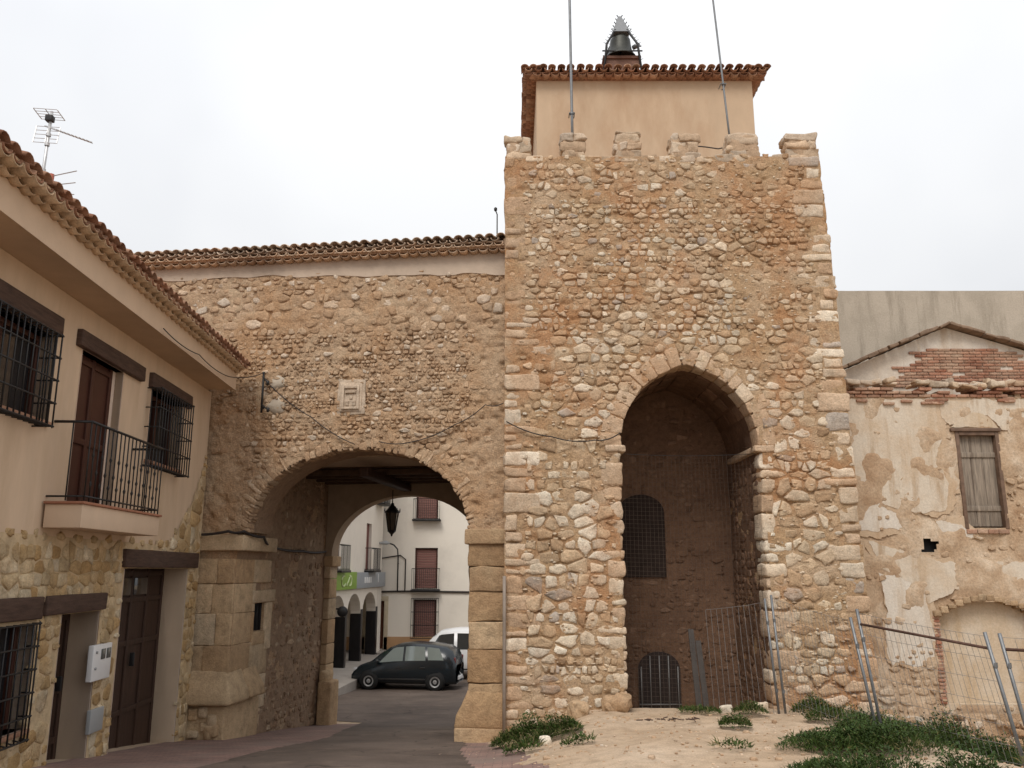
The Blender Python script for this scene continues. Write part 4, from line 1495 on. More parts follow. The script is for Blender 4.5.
# ------------------------------------------------------------------ house on the left
house = thing('town_house', 'two storey cream house with stone clad ground floor and iron window grilles', 'house', HOUSE(-4, 0, .7))
HS0, HS1 = -16.0, 0.0
ZT = 6.25
holes = [(-3.34, -.62, .0, 3.03, .42), (-5.10, -4.05, .3, 2.48, .40), (-7.6, -5.72, 1.30, 2.45, .22),
         (-5.32, -4.03, 3.78, 5.70, .24), (-7.7, -6.02, 4.66, 5.66, .22), (-2.95, -1.50, 4.62, 5.70, .22)]
mb = MB()
wall_grid(mb, HOUSE, HS0, HS1, -.5, ZT, holes, 0.0)
mb.box(HOUSE, HS0, HS1 - .001, -7.0, -.5, -.5, ZT - .002)
mb.quad(HOUSE(0, 0, -.5), HOUSE(0, -.5, -.5), HOUSE(0, -.5, ZT), HOUSE(0, 0, ZT))
mb.quad(HOUSE(HS0, 0, -.5), HOUSE(HS0, -.5, -.5), HOUSE(HS0, -.5, ZT), HOUSE(HS0, 0, ZT))
mb.quad(HOUSE(HS0, 0, ZT), HOUSE(HS1, 0, ZT), HOUSE(HS1, -.5, ZT), HOUSE(HS0, -.5, ZT))
mb.build('wall', M['plaster'], house)
for h in holes:
    mb = MB()
    a0, a1, c0, c1 = h[:4]
    for (p, q) in (((a0, c0), (a0, c1)), ((a0, c1), (a1, c1)), ((a1, c1), (a1, c0)), ((a1, c0), (a0, c0))):
        mb.quad(HOUSE(p[0], .012, p[1]), HOUSE(q[0], .012, q[1]), HOUSE(q[0], -.49, q[1]), HOUSE(p[0], -.49, p[1]))
    mb.build('reveal', M['white_plaster'], house)
def v_top(s):
    return 3.42 + .05 * n1(s, 0, 2.5, 5) + interp(s, [(-16, 0), (-3.2, 0), (-1.6, .05), (-1.2, .35), (-.7, .75), (-.25, 1.35), (0, 1.7)])
def in_ven(s, z):
    if not (HS0 < s < -.01 and z < v_top(s)):
        return False
    return not any(h[0] - .03 < s < h[1] + .03 and h[2] - .03 < z < h[3] + .02 for h in holes[:3])
mb = MB()
nstep = .06
us = np.arange(-8.5, 0, nstep)
mortar(mb, HOUSE, -9.5, -.005, .0, 5.2, lambda s, z: in_ven(s, z + .03), .003, .06, out=1, base=.012, seed=2)
mb.build('veneer_mortar', M['veneer_mortar'], house)
mb = MB()
rgv = random.Random(12)
rubble(mb, HOUSE, -9.5, -.02, .05, 5.2, lambda z: .18, 1.3, in_ven, lambda s, z, rg: rg.uniform(.016, .042), None, .002, .22, None, out=1, fill=(.93, 1.04), round_n=1, rg=rgv)
mb.build('stone_veneer', M['veneer'], house)
# beams over the openings
for (s0, s1, z0, z1) in ((-3.48, -.22, 3.035, 3.29), (-5.62, -3.98, 2.49, 2.71), (-7.9, -5.70, 2.46, 2.71), (-5.50, -3.40, 5.705, 5.92), (-7.9, -5.98, 5.665, 5.90), (-3.08, -1.22, 5.705, 5.93)):
    mb = MB()
    mb.block(HOUSE, s0, s1, -.30, .075, z0, z1, .018, .006)
    mb.build('lintel', M['lintel'], house)
# doors
def panel_door(name, s0, s1, z0, z1, d, mat, cols, rails, label=None):
    mb = MB()
    mb.box(HOUSE, s0 + .001, s1 - .001, d - .05, d, z0, z1)
    for k in range(cols + 1):
        c = lerp(s0 + .04, s1 - .04, k / cols)
        mb.bev(HOUSE, c - .04, c + .04, d - .01, d + .028, z0, z1, .006)
    for z_ in rails:
        mb.bev(HOUSE, s0 + .001, s1 - .001, d - .01, d + .024, z_ - .04, z_ + .04, .006)
    return mb.build(name, mat, house, label)
gd = panel_door('garage_door', -3.338, -.622, .2, 3.028, -.40, M['dark_wood'], 4, (.9, 1.9, 2.55, 2.95))
mb = MB()
for (a0, a1) in ((-2.6, -2.04), (-1.92, -1.36)):
    mb.bev(HOUSE, a0, a1, -.39, -.37, 2.62, 2.88, .004)
mb.build('door_glass', plain('dark_glass', (.02, .02, .022), .1, .05, spec=.6), gd)
mb = MB()
mb.bev(HOUSE, -1.86, -1.82, -.37, -.30, 1.55, 1.75, .01)
mb.build('handle', M['iron'], gd)
fd = panel_door('front_door', -5.098, -4.052, .3, 2.478, -.38, M['dark_wood'], 2, (.9, 1.5, 2.4))
mb = MB()
mb.bev(HOUSE, -4.28, -4.24, -.35, -.28, 1.5, 1.68, .01)
mb.build('handle', M['iron'], fd)
bd = panel_door('balcony_door', -5.318, -4.14, 3.75, 5.698, -.12, M['shutter'], 2, (4.6, 5.62))
mb = MB()
mb.box(HOUSE, -4.138, -4.032, -.45, -.10, 3.76, 5.697)
mb.build('door_jamb', M['white_plaster'], house)
# windows with grilles
def grille(parent, s0, s1, z0, z1, dep, nb, nr, belly=True):
    mb = MB()
    r_ = .010
    for k in range(nb + 1):
        s = lerp(s0, s1, k / nb)
        mb.tube([HOUSE(s, dep, z0), HOUSE(s, dep, z1)], r_, 5)
        if belly:
            mb.tube([HOUSE(s, .02, z0 + .02), HOUSE(s, dep, z0)], r_ * .9, 5)
        mb.tube([HOUSE(s, .02, z1 - .0), HOUSE(s, dep, z1)], r_ * .8, 5)
    for k in range(nr + 1):
        z = lerp(z0, z1, k / nr)
        for s in (s0, s1):
            mb.tube([HOUSE(s, -.02, z), HOUSE(s, dep, z)], r_, 5)
        mb.tube([HOUSE(s0 - .03, dep, z), HOUSE(s1 + .03, dep, z)], r_ * 1.15, 5)
        for s in (s0, s1):
            mb.lathe([(.001, -.025), (.022, 0), (.001, .025)], HOUSE(s, dep, z), 6)
    for s in (s0, s1):
        for t in (.33, .66):
            mb.tube([HOUSE(s, lerp(0, dep, t), z0), HOUSE(s, lerp(0, dep, t), z1)], r_ * .9, 5)
    return mb.build('grille', M['iron'], parent)
def window(s0, s1, z0, z1, gs0, gs1, gz0, gz1, dep, nb, nr):
    mb = MB()
    d = -.20
    for (a, b, c, e) in ((s0, s0 + .07, z0, z1), (s1 - .07, s1, z0, z1), (s0 + .07, s1 - .07, z0, z0 + .07), (s0 + .07, s1 - .07, z1 - .07, z1), ((s0 + s1) / 2 - .04, (s0 + s1) / 2 + .04, z0 + .07, z1 - .07)):
        mb.bev(HOUSE, a + .002, b - .002, d - .04, d + .04, c + .002, e - .002, .006)
    wf = mb.build('window', M['shutter'], house)
    mb = MB()
    mb.box(HOUSE, s0 + .003, s1 - .003, d - .03, d - .02, z0 + .003, z1 - .003)
    mb.build('pane', plain('window_glass', (.018, .018, .02), .08, .05, spec=.6), wf)
    grille(wf, gs0, gs1, gz0, gz1, dep, nb, nr)
    mb = MB()
    mb.bev(HOUSE, s0 - .05, s1 + .05, -.2, .06, z0 - .05, z0 - .002, .008)
    mb.build('sill', plain('clay_sill', (.36, .20, .13), .8, .15, 8), wf)
window(-7.7, -6.02, 4.66, 5.66, -7.95, -6.30, 4.56, 5.60, .22, 14, 4)
window(-2.95, -1.50, 4.62, 5.70, -3.10, -1.62, 4.50, 5.68, .22, 13, 4)
window(-7.6, -5.72, 1.30, 2.45, -7.75, -5.80, 1.20, 2.42, .10, 14, 5)
# balcony
mb = MB()
mb.bev(HOUSE, -5.86, -3.40, .03, .45, 3.47, 3.735, .006)
bs = mb.build('balcony_slab', M['balcony'], house)
mb = MB()
for k in range(10):
    a0 = -5.89 + k * .252
    mb.bev(HOUSE, a0, a0 + .249, .02, .475, 3.737, 3.768, .006)
mb.build('balcony_tiles', plain('clay_floor_tile', (.33, .15, .09), .75, .2, 6), bs)
mb = MB()
B0, B1, BD = -5.80, -3.44, .43
for k in range(20):
    s = lerp(B0, B1, k / 19)
    mb.tube([HOUSE(s, BD, 3.76), HOUSE(s, BD, 4.70)], .009, 5)
    if 0 < k < 19:
        for z_ in ((3.98, 4.32) if k % 2 else (4.12,)):
            mb.lathe([(.008, -.035), (.02, 0), (.008, .035)], HOUSE(s, BD, z_), 6)
for s in (B0, B1):
    for d_ in ((.22,)):
        mb.tube([HOUSE(s, d_, 3.78), HOUSE(s, d_, 4.7)], .009, 5)
mb.tube([HOUSE(B0, 0, 4.70), HOUSE(B0, BD, 4.70), HOUSE(B1, BD, 4.70), HOUSE(B1, 0, 4.70)], .017, 6)
mb.tube([HOUSE(B0, 0, 3.83), HOUSE(B0, BD, 3.83), HOUSE(B1, BD, 3.83), HOUSE(B1, 0, 3.83)], .012, 6)
mb.build('railing', M['iron'], bs)
# meter box, hatch
mb = MB()
mb.bev(HOUSE, -4.25, -3.68, .0, .075, 1.60, 2.05, .012)
mbx = mb.build('meter_box', M['white_box'], house)
mb = MB()
for (a0, a1) in ((-4.02, -3.89), (-3.85, -3.72)):
    mb.bev(HOUSE, a0, a1, .06, .081, 1.86, 1.99, .003)
mb.build('meter_window', plain('dark_meter_glass', (.08, .085, .08), .15, .05, spec=.5), mbx)
for z_ in (1.96, 1.76):
    mb = MB()
    mb.lathe([(.0, .0), (.018, 0), (.018, .015), (.0, .015)], HOUSE(-4.17, .075, z_), 8, rot=Euler((0, R(90), 0)).to_matrix())
    mb.build('lock', M['grey_box'], mbx)
mb = MB()
mb.bev(HOUSE, -4.10, -3.70, .0, .055, .95, 1.24, .008)
mb.build('meter_hatch', M['grey_box'], house)
# soffit, fascia, tile eave, roof
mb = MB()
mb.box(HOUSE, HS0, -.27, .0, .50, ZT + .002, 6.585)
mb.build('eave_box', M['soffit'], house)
mb = MB()
mb.box(HOUSE, HS0, -.262, .502, .512, ZT - .004, 6.575)
mb.build('fascia', M['balcony'], house)
mb = MB()
eave_rows(mb, HOUSE, -9.2, -.3, .49, 6.585, 2, .20, .11, .05)
mb.build('eave_tiles', M['cream_tile'], house)
mb = MB()
mb.prism(lambda a, b, c: HOUSE(b, a, c), [(.66, 6.665), (.66, 6.69), (-5.0, 8.285), (-5.0, 6.665)], HS0, -.27)
tile_roof(mb, HOUSE, -9.2, -.32, .75, 6.665, 10, .28, .2, .42, -1, .012)
mb.build('tile_roof', M['red_tile'], house)
cable([HOUSE(-4.2, .56, 6.30), HOUSE(-2.6, .56, 6.33), HOUSE(-.9, .56, 6.36), WING(4.55, -.14, 6.6)], 'thin black cable strung along the house fascia to the iron bracket', .008, .05)

# ------------------------------------------------------------------ TV aerials on the house roof
def roof_z(d):
    return 6.70 + (.75 - d) * .28
def axes(p, dirx):
    d = Vector(dirx).normalized()
    u = Vector((0, 0, 1))
    s = d.cross(u).normalized()
    return d, s, s.cross(d)
AP = Vector(HOUSE(-5.82, -.5, roof_z(-.5)))
an = thing('tv_aerial', 'tall television aerial with grid reflectors and a long boom on the house roof', 'aerial', AP)
alu = plain('aluminium', (.55, .55, .55), .4, .15, 8, metal=.5)
mb = MB()
top = AP + Vector((.03, 0, 1.62))
mb.tube([AP - Vector((0, 0, .1)), top], .019, 6)
for t in (.5, .72, .80):
    mb.lathe([(.03, -.02), (.03, .02)], AP.lerp(top, t), 8)
mb.build('mast', alu, an)
d_, s_, u_ = axes(None, (.86, -.30, -.42))
c0 = AP + Vector((.02, 0, 1.40))
mb = MB()
mb.tube([c0 - d_ * .08, c0 + d_ * .8], .011, 5)
for k in range(9):
    p = c0 + d_ * (.2 + k * .07)
    mb.tube([p - s_ * .05, p + s_ * .05], .005, 4)
mb.build('boom', alu, an)
mb = MB()
sx = Vector((1, .15, 0)).normalized()
for (zz, dz, dd) in ((1.58, .03, .10), (1.30, -.20, .02)):
    for k in range(5):
        o = (k - 2) / 2
        a = AP + Vector((0, 0, zz)) + Vector((0, -dd * o, dz * o * .6))
        mb.tube([a - sx * .14, a + sx * .14], .005, 4)
    for q in (-.14, 0, .14):
        mb.tube([AP + Vector((0, dd, zz - dz * .6)) + sx * q, AP + Vector((0, -dd, zz + dz * .6)) + sx * q], .007, 4)
mb.build('reflector', alu, an)
mb = MB()
mb.bev(WORLD, AP.x - .03, AP.x + .06, AP.y - .04, AP.y + .04, AP.z + 1.48, AP.z + 1.56, .008)
mb.build('amplifier_box', M['iron'], an)
BP = Vector(HOUSE(-5.62, -.5, roof_z(-.5) + .24))
a2 = thing('small_aerial', 'low short aerial with three thin rods poking above the house roof tiles', 'aerial', BP)
mb = MB()
mb.tube([BP - Vector((0, 0, .34)), BP + Vector((.02, 0, .62))], .014, 6)
mb.build('mast', M['rust'], a2)
mb = MB()
for k, zz in enumerate((.34, .46, .58)):
    p = BP + Vector((.0, 0, zz))
    mb.tube([p - Vector((.03, 0, .0)), p + Vector((.36, -.05, .04 * (k - .5)))], .008, 4)
mb.tube([BP + Vector((-.22, 0, .45)), BP + Vector((-.14, 0, .72))], .008, 4)
mb.tube([BP + Vector((-.18, 0, .58)), BP + Vector((.02, 0, .5))], .007, 4)
mb.build('aerial_rods', alu, a2)
mb = MB()
mb.tube([BP + Vector((.0, 0, .28)), BP + Vector((.02, 0, .62))], .035, 6)
mb.build('red_sleeve', plain('faded_red_plastic', (.42, .12, .08), .6, .1), a2)

# ------------------------------------------------------------------ ruined house on the right
ruin = thing('ruined_house', 'derelict roofless facade with peeling plaster, red brick cornice and a boarded window', 'ruin', RUIN(9, 0, .2))
RX_0, RX_1 = 5.2, 15.5
WD = (8.60, 9.42, 3.76, 5.62)
ND = (7.92, 9.70, .62, 2.16)
def nd_top(x):
    c = (ND[0] + ND[1]) / 2
    return ND[3] + .28 * max(0, 1 - ((x - c) / (ND[1] - ND[0]) * 2) ** 2)
def in_rh(x, z, g=0.0):
    if WD[0] - g < x < WD[1] + g and WD[2] - g < z < WD[3] + g:
        return False
    if ND[0] - g < x < ND[1] + g and ND[2] - g < z < nd_top(x) + g:
        return False
    if 7.74 - g + .05 * n1(0, z, 7, 2) < x < 8.02 + g + .06 * n1(3, z, 7, 2) and 3.34 - g + .04 * n1(x, 0, 7) < z < 3.56 + g + .04 * n1(x, 5, 7):
        return False
    return True
def r_top(x):
    return 6.35 + .06 * n1(x, 0, 2, 6)
mb = MB()
mortar(mb, RUIN, RX_0, RX_1, -.6, 6.5, lambda x, z: z < r_top(x) and in_rh(x, z), .05, .05, sc=2.0, seed=41)
ew = mb
mb = MB()
mb.box(RUIN, RX_0, 7.86, .12, .6, -1.0, 6.3)
mb.box(RUIN, 9.76, RX_1, .12, .6, -1.0, 6.3)
mb.box(RUIN, 7.862, 9.758, .30, .6, -1.0, 6.3)
mb.build('wall_core', M['ruin_earth'], ruin)
mb = ew
rgr = random.Random(18)
rubble(mb, RUIN, RX_0, RX_1, -.5, 6.3, lambda z: .12, 1.4, lambda x, z: in_rh(x, z, .04), lambda x, z, rg: rg.uniform(.004, .03), lambda x, z: .16 + .7 * (1 - sstep(.7, 1.8, z)) + .45 * sstep(.15, .4, n1(x, z, .7, 3)), .012, .2, rg=rgr, fill=(.6, .9))
mb.build('earth_wall', M['ruin_earth'], ruin)
# plaster that is still on the wall, in patches with ragged edges
def patch(mb, pts, th=.03, rag=.05, base=.0):
    P = []
    n = len(pts)
    for i in range(n):
        a, b = pts[i], pts[(i + 1) % n]
        L = math.hypot(b[0] - a[0], b[1] - a[1])
        m_ = max(2, int(L / .035))
        for k in range(m_):
            x, z = lerp(a[0], b[0], k / m_), lerp(a[1], b[1], k / m_)
            P.append((x + rag * 1.3 * n1(x, z, 3.5, 2) + rag * .7 * n1(x, z, 11, 5) + rag * .35 * n1(x, z, 30, 8), z + rag * 1.3 * n1(z, x, 3.5, 7) + rag * .7 * n1(z, x, 11, 9) + rag * .35 * n1(z, x, 30, 3)))
    n = len(P)
    cx_, cz_ = sum(p[0] for p in P) / n, sum(p[1] for p in P) / n
    V = [RUIN(x, -base - th, z) for x, z in P] + [RUIN(x, .02, z) for x, z in P]
    mb.add(V, [tuple(range(n))] + [(i, n + i, n + (i + 1) % n, (i + 1) % n) for i in range(n)], smooth=False)
PATCHES = [
    ([(6.0, 6.22), (8.28, 6.28), (8.30, 5.5), (8.20, 5.1), (8.36, 4.6), (8.26, 4.10), (7.62, 4.06), (7.10, 4.18), (6.78, 4.62), (6.3, 4.9), (6.0, 4.9)], .045, 'streaked'),
    ([(8.38, 6.25), (11.2, 6.3), (11.2, 5.0), (10.15, 4.35), (9.92, 4.75), (9.72, 5.1), (9.62, 5.66), (9.25, 5.92), (8.85, 5.95), (8.52, 5.72), (8.40, 5.9)], .04, 'streaked'),
    ([(6.72, 3.56), (8.05, 3.14), (10.6, 3.2), (10.6, 2.7), (9.86, 2.42), (9.2, 2.62), (8.3, 2.62), (7.74, 2.36), (7.58, 2.72), (6.95, 3.02)], .035, 'streaked'),
    ([(6.30, 4.62), (6.8, 4.52), (7.1, 4.10), (7.5, 4.02), (7.66, 3.84), (6.9, 3.70), (6.3, 3.8)], .03, 'pale'),
    ([(6.86, 2.96), (7.60, 2.78), (7.72, 2.3), (7.82, 1.75), (7.62, 1.74), (7.20, 1.50), (6.98, 1.28), (6.86, 1.7), (6.95, 2.3)], .03, 'pale'),
    ([(7.05, 1.38), (7.30, 1.62), (7.74, 1.78), (7.80, 1.36), (7.4, 1.26)], .02, 'pale'),
    ([(7.15, .42), (7.5, .36), (7.95, .30), (8.2, .02), (7.8, .1), (7.3, .2)], .04, 'pale'),
    ([(9.96, 5.7), (10.4, 5.75), (10.6, 5.2), (10.2, 4.9), (9.98, 5.2)], .06, 'pale'),
    ([(9.60, 5.5), (9.95, 5.6), (10.1, 4.9), (9.75, 4.7)], .02, 'pale'),
    ([(10.2, 4.3), (11.6, 4.9), (12.4, 4.2), (11.8, 3.4), (10.6, 3.5)], .03, 'pale'),
    ([(9.75, 4.2), (10.05, 4.05), (9.95, 3.75), (9.72, 3.8)], .02, 'streaked'),
    ([(6.2, 3.55), (6.6, 3.5), (6.62, 3.1), (6.25, 3.0)], .02, 'streaked'),
    ([(8.44, 5.3), (8.56, 5.2), (8.54, 4.5), (8.42, 4.4)], .02, 'streaked'),
    ([(8.05, 3.92), (8.5, 3.85), (8.9, 3.62), (8.1, 3.66)], .018, 'pale'),
]
for pts_, th_, kind_ in PATCHES:
    mb = MB()
    ccx, ccz = sum(p[0] for p in pts_) / len(pts_), sum(p[1] for p in pts_) / len(pts_)
    grown = []
    for (x, z) in pts_:
        L_ = math.hypot(x - ccx, z - ccz)
        g_ = rnd.uniform(.02, .20)
        grown.append((x + (x - ccx) / L_ * g_, min(6.33, z + (z - ccz) / L_ * g_)))
    patch(mb, grown, th_ * .25, .07)
    mb.build('scratch_coat', M['scratch'], ruin)
    mb = MB()
    patch(mb, pts_, th_ * .45)
    mb.build('plaster_patch', M['ruin_plaster'] if kind_ == 'streaked' else M['ruin_pale'], ruin)
# boarded window
mb = MB()
mb.box(RUIN, WD[0] - .02, WD[1] + .02, .24, .29, WD[2] - .04, WD[3] + .05)
for k in range(3):
    a, b = lerp(WD[0] + .06, WD[1] - .06, k / 3), lerp(WD[0] + .06, WD[1] - .06, (k + 1) / 3)
    mb.bev(RUIN, a + .003, b - .003, .10, .16 + rnd.uniform(0, .02), WD[2] + .05, WD[3] - .06 - rnd.uniform(0, .02), .006)
for z_ in (4.15, 5.18):
    mb.bev(RUIN, WD[0] + .05, WD[1] - .05, .075, .105, z_ - .05, z_ + .05, .006)
bw = mb.build('boarded_window', M['old_boards'], ruin)
mb = MB()
for (a, b, c, e) in ((WD[0] - .01, WD[0] + .06, WD[2], WD[3]), (WD[1] - .06, WD[1] + .01, WD[2], WD[3]), (WD[0] + .062, WD[1] - .062, WD[3] - .07, WD[3])):
    mb.bev(RUIN, a, b, -.02, .22, c, e, .008)
mb.bev(RUIN, WD[0] - .10, WD[1] + .06, -.05, .1, WD[3] + .003, WD[3] + .07, .01)
mb.build('frame', M['red_frame'], bw)
mb = MB()
for k in range(4):
    mb.block(RUIN, WD[0] + k * .205, WD[0] + k * .205 + .195, -.03, .2, WD[2] - .09, WD[2] - .01, .012, .004)
mb.build('brick_sill', M['brick'], bw)
mb = MB()
hd = [(WD[0] - .06, WD[3] + .08), (WD[1] + .03, WD[3] + .08)] + [(lerp(WD[1] + .03, WD[0] - .06, t), WD[3] + .08 + .30 * math.sin(math.pi * t) ** .8) for t in [k / 12 for k in range(1, 12)]]
patch(mb, hd, .02, .02)
mb.build('window_head', M['niche'], bw)
# blind niche
mb = MB()
mortar(mb, lambda u, n, v: RUIN(u, .18 + n, v), ND[0] - .05, ND[1] + .05, ND[2] - .1, ND[3] + .35, lambda x, z: True, .012, .08, sc=1.5, seed=2)
mb.box(RUIN, ND[0] - .03, ND[1] + .03, .015, .17, ND[2] - .2, ND[2] - .004)
nb_ = mb.build('niche', M['niche'], ruin)
mb = MB()
xs = [lerp(ND[0] - .12, ND[1] + .12, k / 14) for k in range(15)]
for a, b in zip(xs, xs[1:]):
    za = nd_top((a + b) / 2) if ND[0] < (a + b) / 2 < ND[1] else ND[3]
    mb.block(RUIN, a, b, -.06, .2, za + .0, za + rnd.uniform(.08, .13), .02, .012)
mb.build('niche_hood', stone_mat('hood_earth', [(0, (.36, .24, .14)), (1, (.5, .37, .24))], (.35, .22, .12), .5), nb_)
for x0 in (ND[0] - .12, ND[1] - .0):
    mb = MB()
    z = ND[2]
    while z < ND[3]:
        mb.block(RUIN, x0 + rnd.uniform(-.02, .01), x0 + .12, -.02 + rnd.uniform(-.01, .012), .18, z, z + .055, .014, .012)
        z += .065
    mb.build('niche_jamb', M['brick'], nb_)
# brick courses and debris along the broken top
mb = MB()
for row in range(3):
    x = RX_0 + (.12 if row % 2 else 0)
    while x < RX_1:
        if rgr.random() < .9 - .18 * row:
            mb.block(RUIN, x, x + .235, -.05 - .03 * row, .3, 6.30 + row * .062, 6.355 + row * .062, .01, .005, seg=1)
        x += .25
for k in range(34):
    x = rgr.uniform(6.7, 10.6)
    zz = rgr.uniform(6.12, 6.30)
    if rgr.random() < .35:
        mb.block(RUIN, x, x + .22, -.07, .1, zz, zz + .05, .01, .006, seg=1)
mb.build('brick_cornice', M['brick'], ruin)
mb = MB()
for k in range(75):
    x = rgr.uniform(6.5, 13)
    zz = 6.46 + rgr.uniform(0, .13)
    a, h, d = rgr.uniform(.12, .32), rgr.uniform(.05, .13), rgr.uniform(-.16, .2)
    an_ = rgr.uniform(-.25, .25)
    fr = lambda u, n, v, x=x, zz=zz, an_=an_: RUIN(x + u * math.cos(an_) - v * math.sin(an_), n, zz + u * math.sin(an_) + v * math.cos(an_))
    mb.block(fr, 0, a, d, d + .22, 0, h, .03, .02, seg=2)
mb.build('rubble_edge', M['merlon'], ruin)
# gable set a little back, brick under a raking mortar edge
GY = .55
gp = [(6.55, 6.95), (8.92, 7.93), (10.6, 7.42), (12.2, 6.9)]
mb = MB()
mb.prism(RUIN, [(6.3, 6.3), (6.6, 6.90), (8.92, 7.88), (10.6, 7.36), (12.4, 6.8), (12.6, 6.3)], GY, GY + .3)
mb.build('gable', M['ruin_pale'], ruin)
mb = MB()
z = 6.62
row = 0
while z < 7.42:
    x = 7.0 + (.13 if row % 2 else 0)
    while x < 11.5:
        lo = interp(z, [(6.5, 7.15), (7.42, 8.35)]) + .22 * n1(z, row, 2)
        hi = interp(z, [(6.5, 11.6), (7.42, 9.9)])
        if lo < x < hi and rgr.random() < .94:
            mb.block(RUIN, x, x + .235, GY - .035, GY + .06, z, z + .052, .009, .004, seg=1)
        x += .247
    z += .063
    row += 1
mb.build('gable_brick', M['brick'], ruin)
mb = MB()
for (a, b) in zip(gp, gp[1:]):
    L = math.hypot(b[0] - a[0], b[1] - a[1])
    m_ = int(L / .22)
    for k in range(m_):
        if rgr.random() < .05:
            continue
        p, q = k / m_, (k + 1) / m_
        xa, za, xb, zb = lerp(a[0], b[0], p), lerp(a[1], b[1], p), lerp(a[0], b[0], q), lerp(a[1], b[1], q)
        tl = math.atan2(zb - za, xb - xa)
        fr = lambda u, n, v, xa=xa, za=za, tl=tl: RUIN(xa + u * math.cos(tl) - v * math.sin(tl), n, za + u * math.sin(tl) + v * math.cos(tl))
        mb.block(fr, .004, L / m_ - .004, GY - .22 + rgr.uniform(-.03, .03), GY + .35, -.03, rgr.uniform(.02, .05), .015, .02, seg=2)
mb.build('gable_edge', plain('raking_edge', (.21, .145, .10), .95, .3, 5, bstr=.5, bscale=14), ruin)
mb = MB()
mb.box(RUIN, 7.70, 8.05, .11, .16, 3.30, 3.6)
mb.build('beam_hole_backing', M['black'], ruin)  # black sheet behind the gap, painting its unlit inside
# low stones of the footing
mb = MB()
rubble(mb, shift(RUIN, 0, -.12), 6.0, 12.0, -1.2, .62, lambda z: .16, 1.3, lambda x, z: z < interp(x, [(6, .85), (7.3, .35), (8.2, .52), (12, .45)]), lambda x, z, rg: rg.uniform(.02, .09), lambda x, z: .85, .012, .2, rg=rgr)
mortar(mb, shift(RUIN, 0, -.10), 6.0, 12.0, -1.2, .55, lambda x, z: z < interp(x, [(6, .85), (7.3, .32), (8.2, .5), (12, .42)]), .05, .07, sc=2, seed=6)
mb.build('footing', M['wing_stone'], ruin)

# high concrete wall behind
cw = MB()
WCZ = 9.47
def CW(x, n, z):
    return (x, 19.2 + n, z)
mortar(cw, CW, 5.8, 24.0, 5.5, WCZ, lambda x, z: True, .012, .12, sc=1.5, seed=3)
cw.box(CW, 5.8, 24.0, .015, .4, -.5, WCZ - .002)
tag(cw.build('concrete_wall', M['concrete'], None), 'high plain grey concrete wall rising behind the ruined gable', 'wall')

# ------------------------------------------------------------------ builder's fences and netting
def fence(name, b0, t0, b1, t1, nv, label, posts=2, rail=None, wr=.0022, hz=(.07, .2, .31, .44, .57, .70, .83, .97), grp=None, kink=True):
    t = thing(name, label, 'fence', b0, 0, grp)
    b0, t0, b1, t1 = [Vector(q) for q in (b0, t0, b1, t1)]
    for (a, b) in ((b0, t0), (b1, t1))[:posts]:
        mb = MB()
        mb.tube([a - Vector((0, 0, .2)), b], .020, 8)
        for q in (.25, .8):
            mb.lathe([(.026, -.025), (.026, .025)], a.lerp(b, q), 8)
        mb.build('post', M['galv'], t)
    mb = MB()
    for k in range(nv + 1):
        f_ = k / nv + rnd.uniform(-.004, .004)
        p, q = b0.lerp(b1, f_), t0.lerp(t1, f_)
        w_ = Vector((0, rnd.uniform(-.012, .012), 0))
        mb.tube([p.lerp(q, .06), p.lerp(q, .3) + w_, p.lerp(q, .6) - w_, p.lerp(q, .97)], wr, 4, cap=False)
    for h in hz:
        o = Vector((0, -.006, .012 * math.sin(h * 9)))
        mb.tube([b0.lerp(t0, h) + o, b0.lerp(t0, h).lerp(b1.lerp(t1, h), .3) + o - Vector((0, 0, .022)), b0.lerp(t0, h).lerp(b1.lerp(t1, h), .7) + o - Vector((0, 0, .014)), b1.lerp(t1, h) + o], wr, 4, cap=False)
    mb.build('wire_mesh', M['galv_wire'], t)
    if rail:
        mb = MB()
        mb.tube([b0.lerp(t0, rail), b1.lerp(t1, rail)], .017, 6)
        mb.build('top_rail', M['rust'], t)
    return t
g = 'wire mesh building site fences'
fence('wire_fence', (4.60, 11.05, .70), (4.34, 11.05, 2.52), (5.34, 9.3, .70), (4.98, 9.3, 2.36), 24, 'wire mesh fence panel with a rusty top rail in front of the blind niche', 2, .90, grp=g)
fence('wire_fence', (4.53, 11.0, .72), (4.24, 11.02, 2.42), (4.37, 14.3, .6), (4.25, 14.35, 2.60), 22, 'wire mesh fence panel running from the tower alcove to the leaning twin posts', 2, None, grp=g)
fence('wire_fence', (4.30, 14.42, .62), (4.17, 14.45, 2.54), (3.30, 14.62, .62), (3.22, 14.62, 2.40), 11, 'wire fence panel with upright bars across the lower right of the dark alcove', 1, None, .003, (.08, .97), grp=g)
fence('wire_fence', (5.52, 9.42, .70), (5.20, 9.42, 2.34), (8.4, 8.3, .3), (8.1, 8.3, 2.3), 26, 'last wire mesh fence panel at the right edge with a leaning post', 2, .90, grp=g)
nt_ = thing('wire_netting', 'fine sagging wire netting hung across the dark pointed alcove', 'netting', TOWER(3.1, -.02, .8))
mb = MB()
nx = 34
NZ = 5.02
for k in range(nx + 1):
    x = lerp(AX0 + .03, AX1 - .03, k / nx)
    mb.tube([TOWER(x, .22 + .05 * n1(x, z, 1.2, 4), z) for z in np.linspace(.75, NZ - .04 * math.sin(k / nx * math.pi), 6)], .0022, 3, cap=False)
for k in range(58):
    z = lerp(.8, NZ - .05, k / 57)
    mb.tube([TOWER(x, .215 + .05 * n1(x, z, 1.2, 4), z - .03 * math.sin((x - AX0) / (AX1 - AX0) * math.pi)) for x in np.linspace(AX0 + .02, AX1 - .02, 7)], .0022, 3, cap=False)
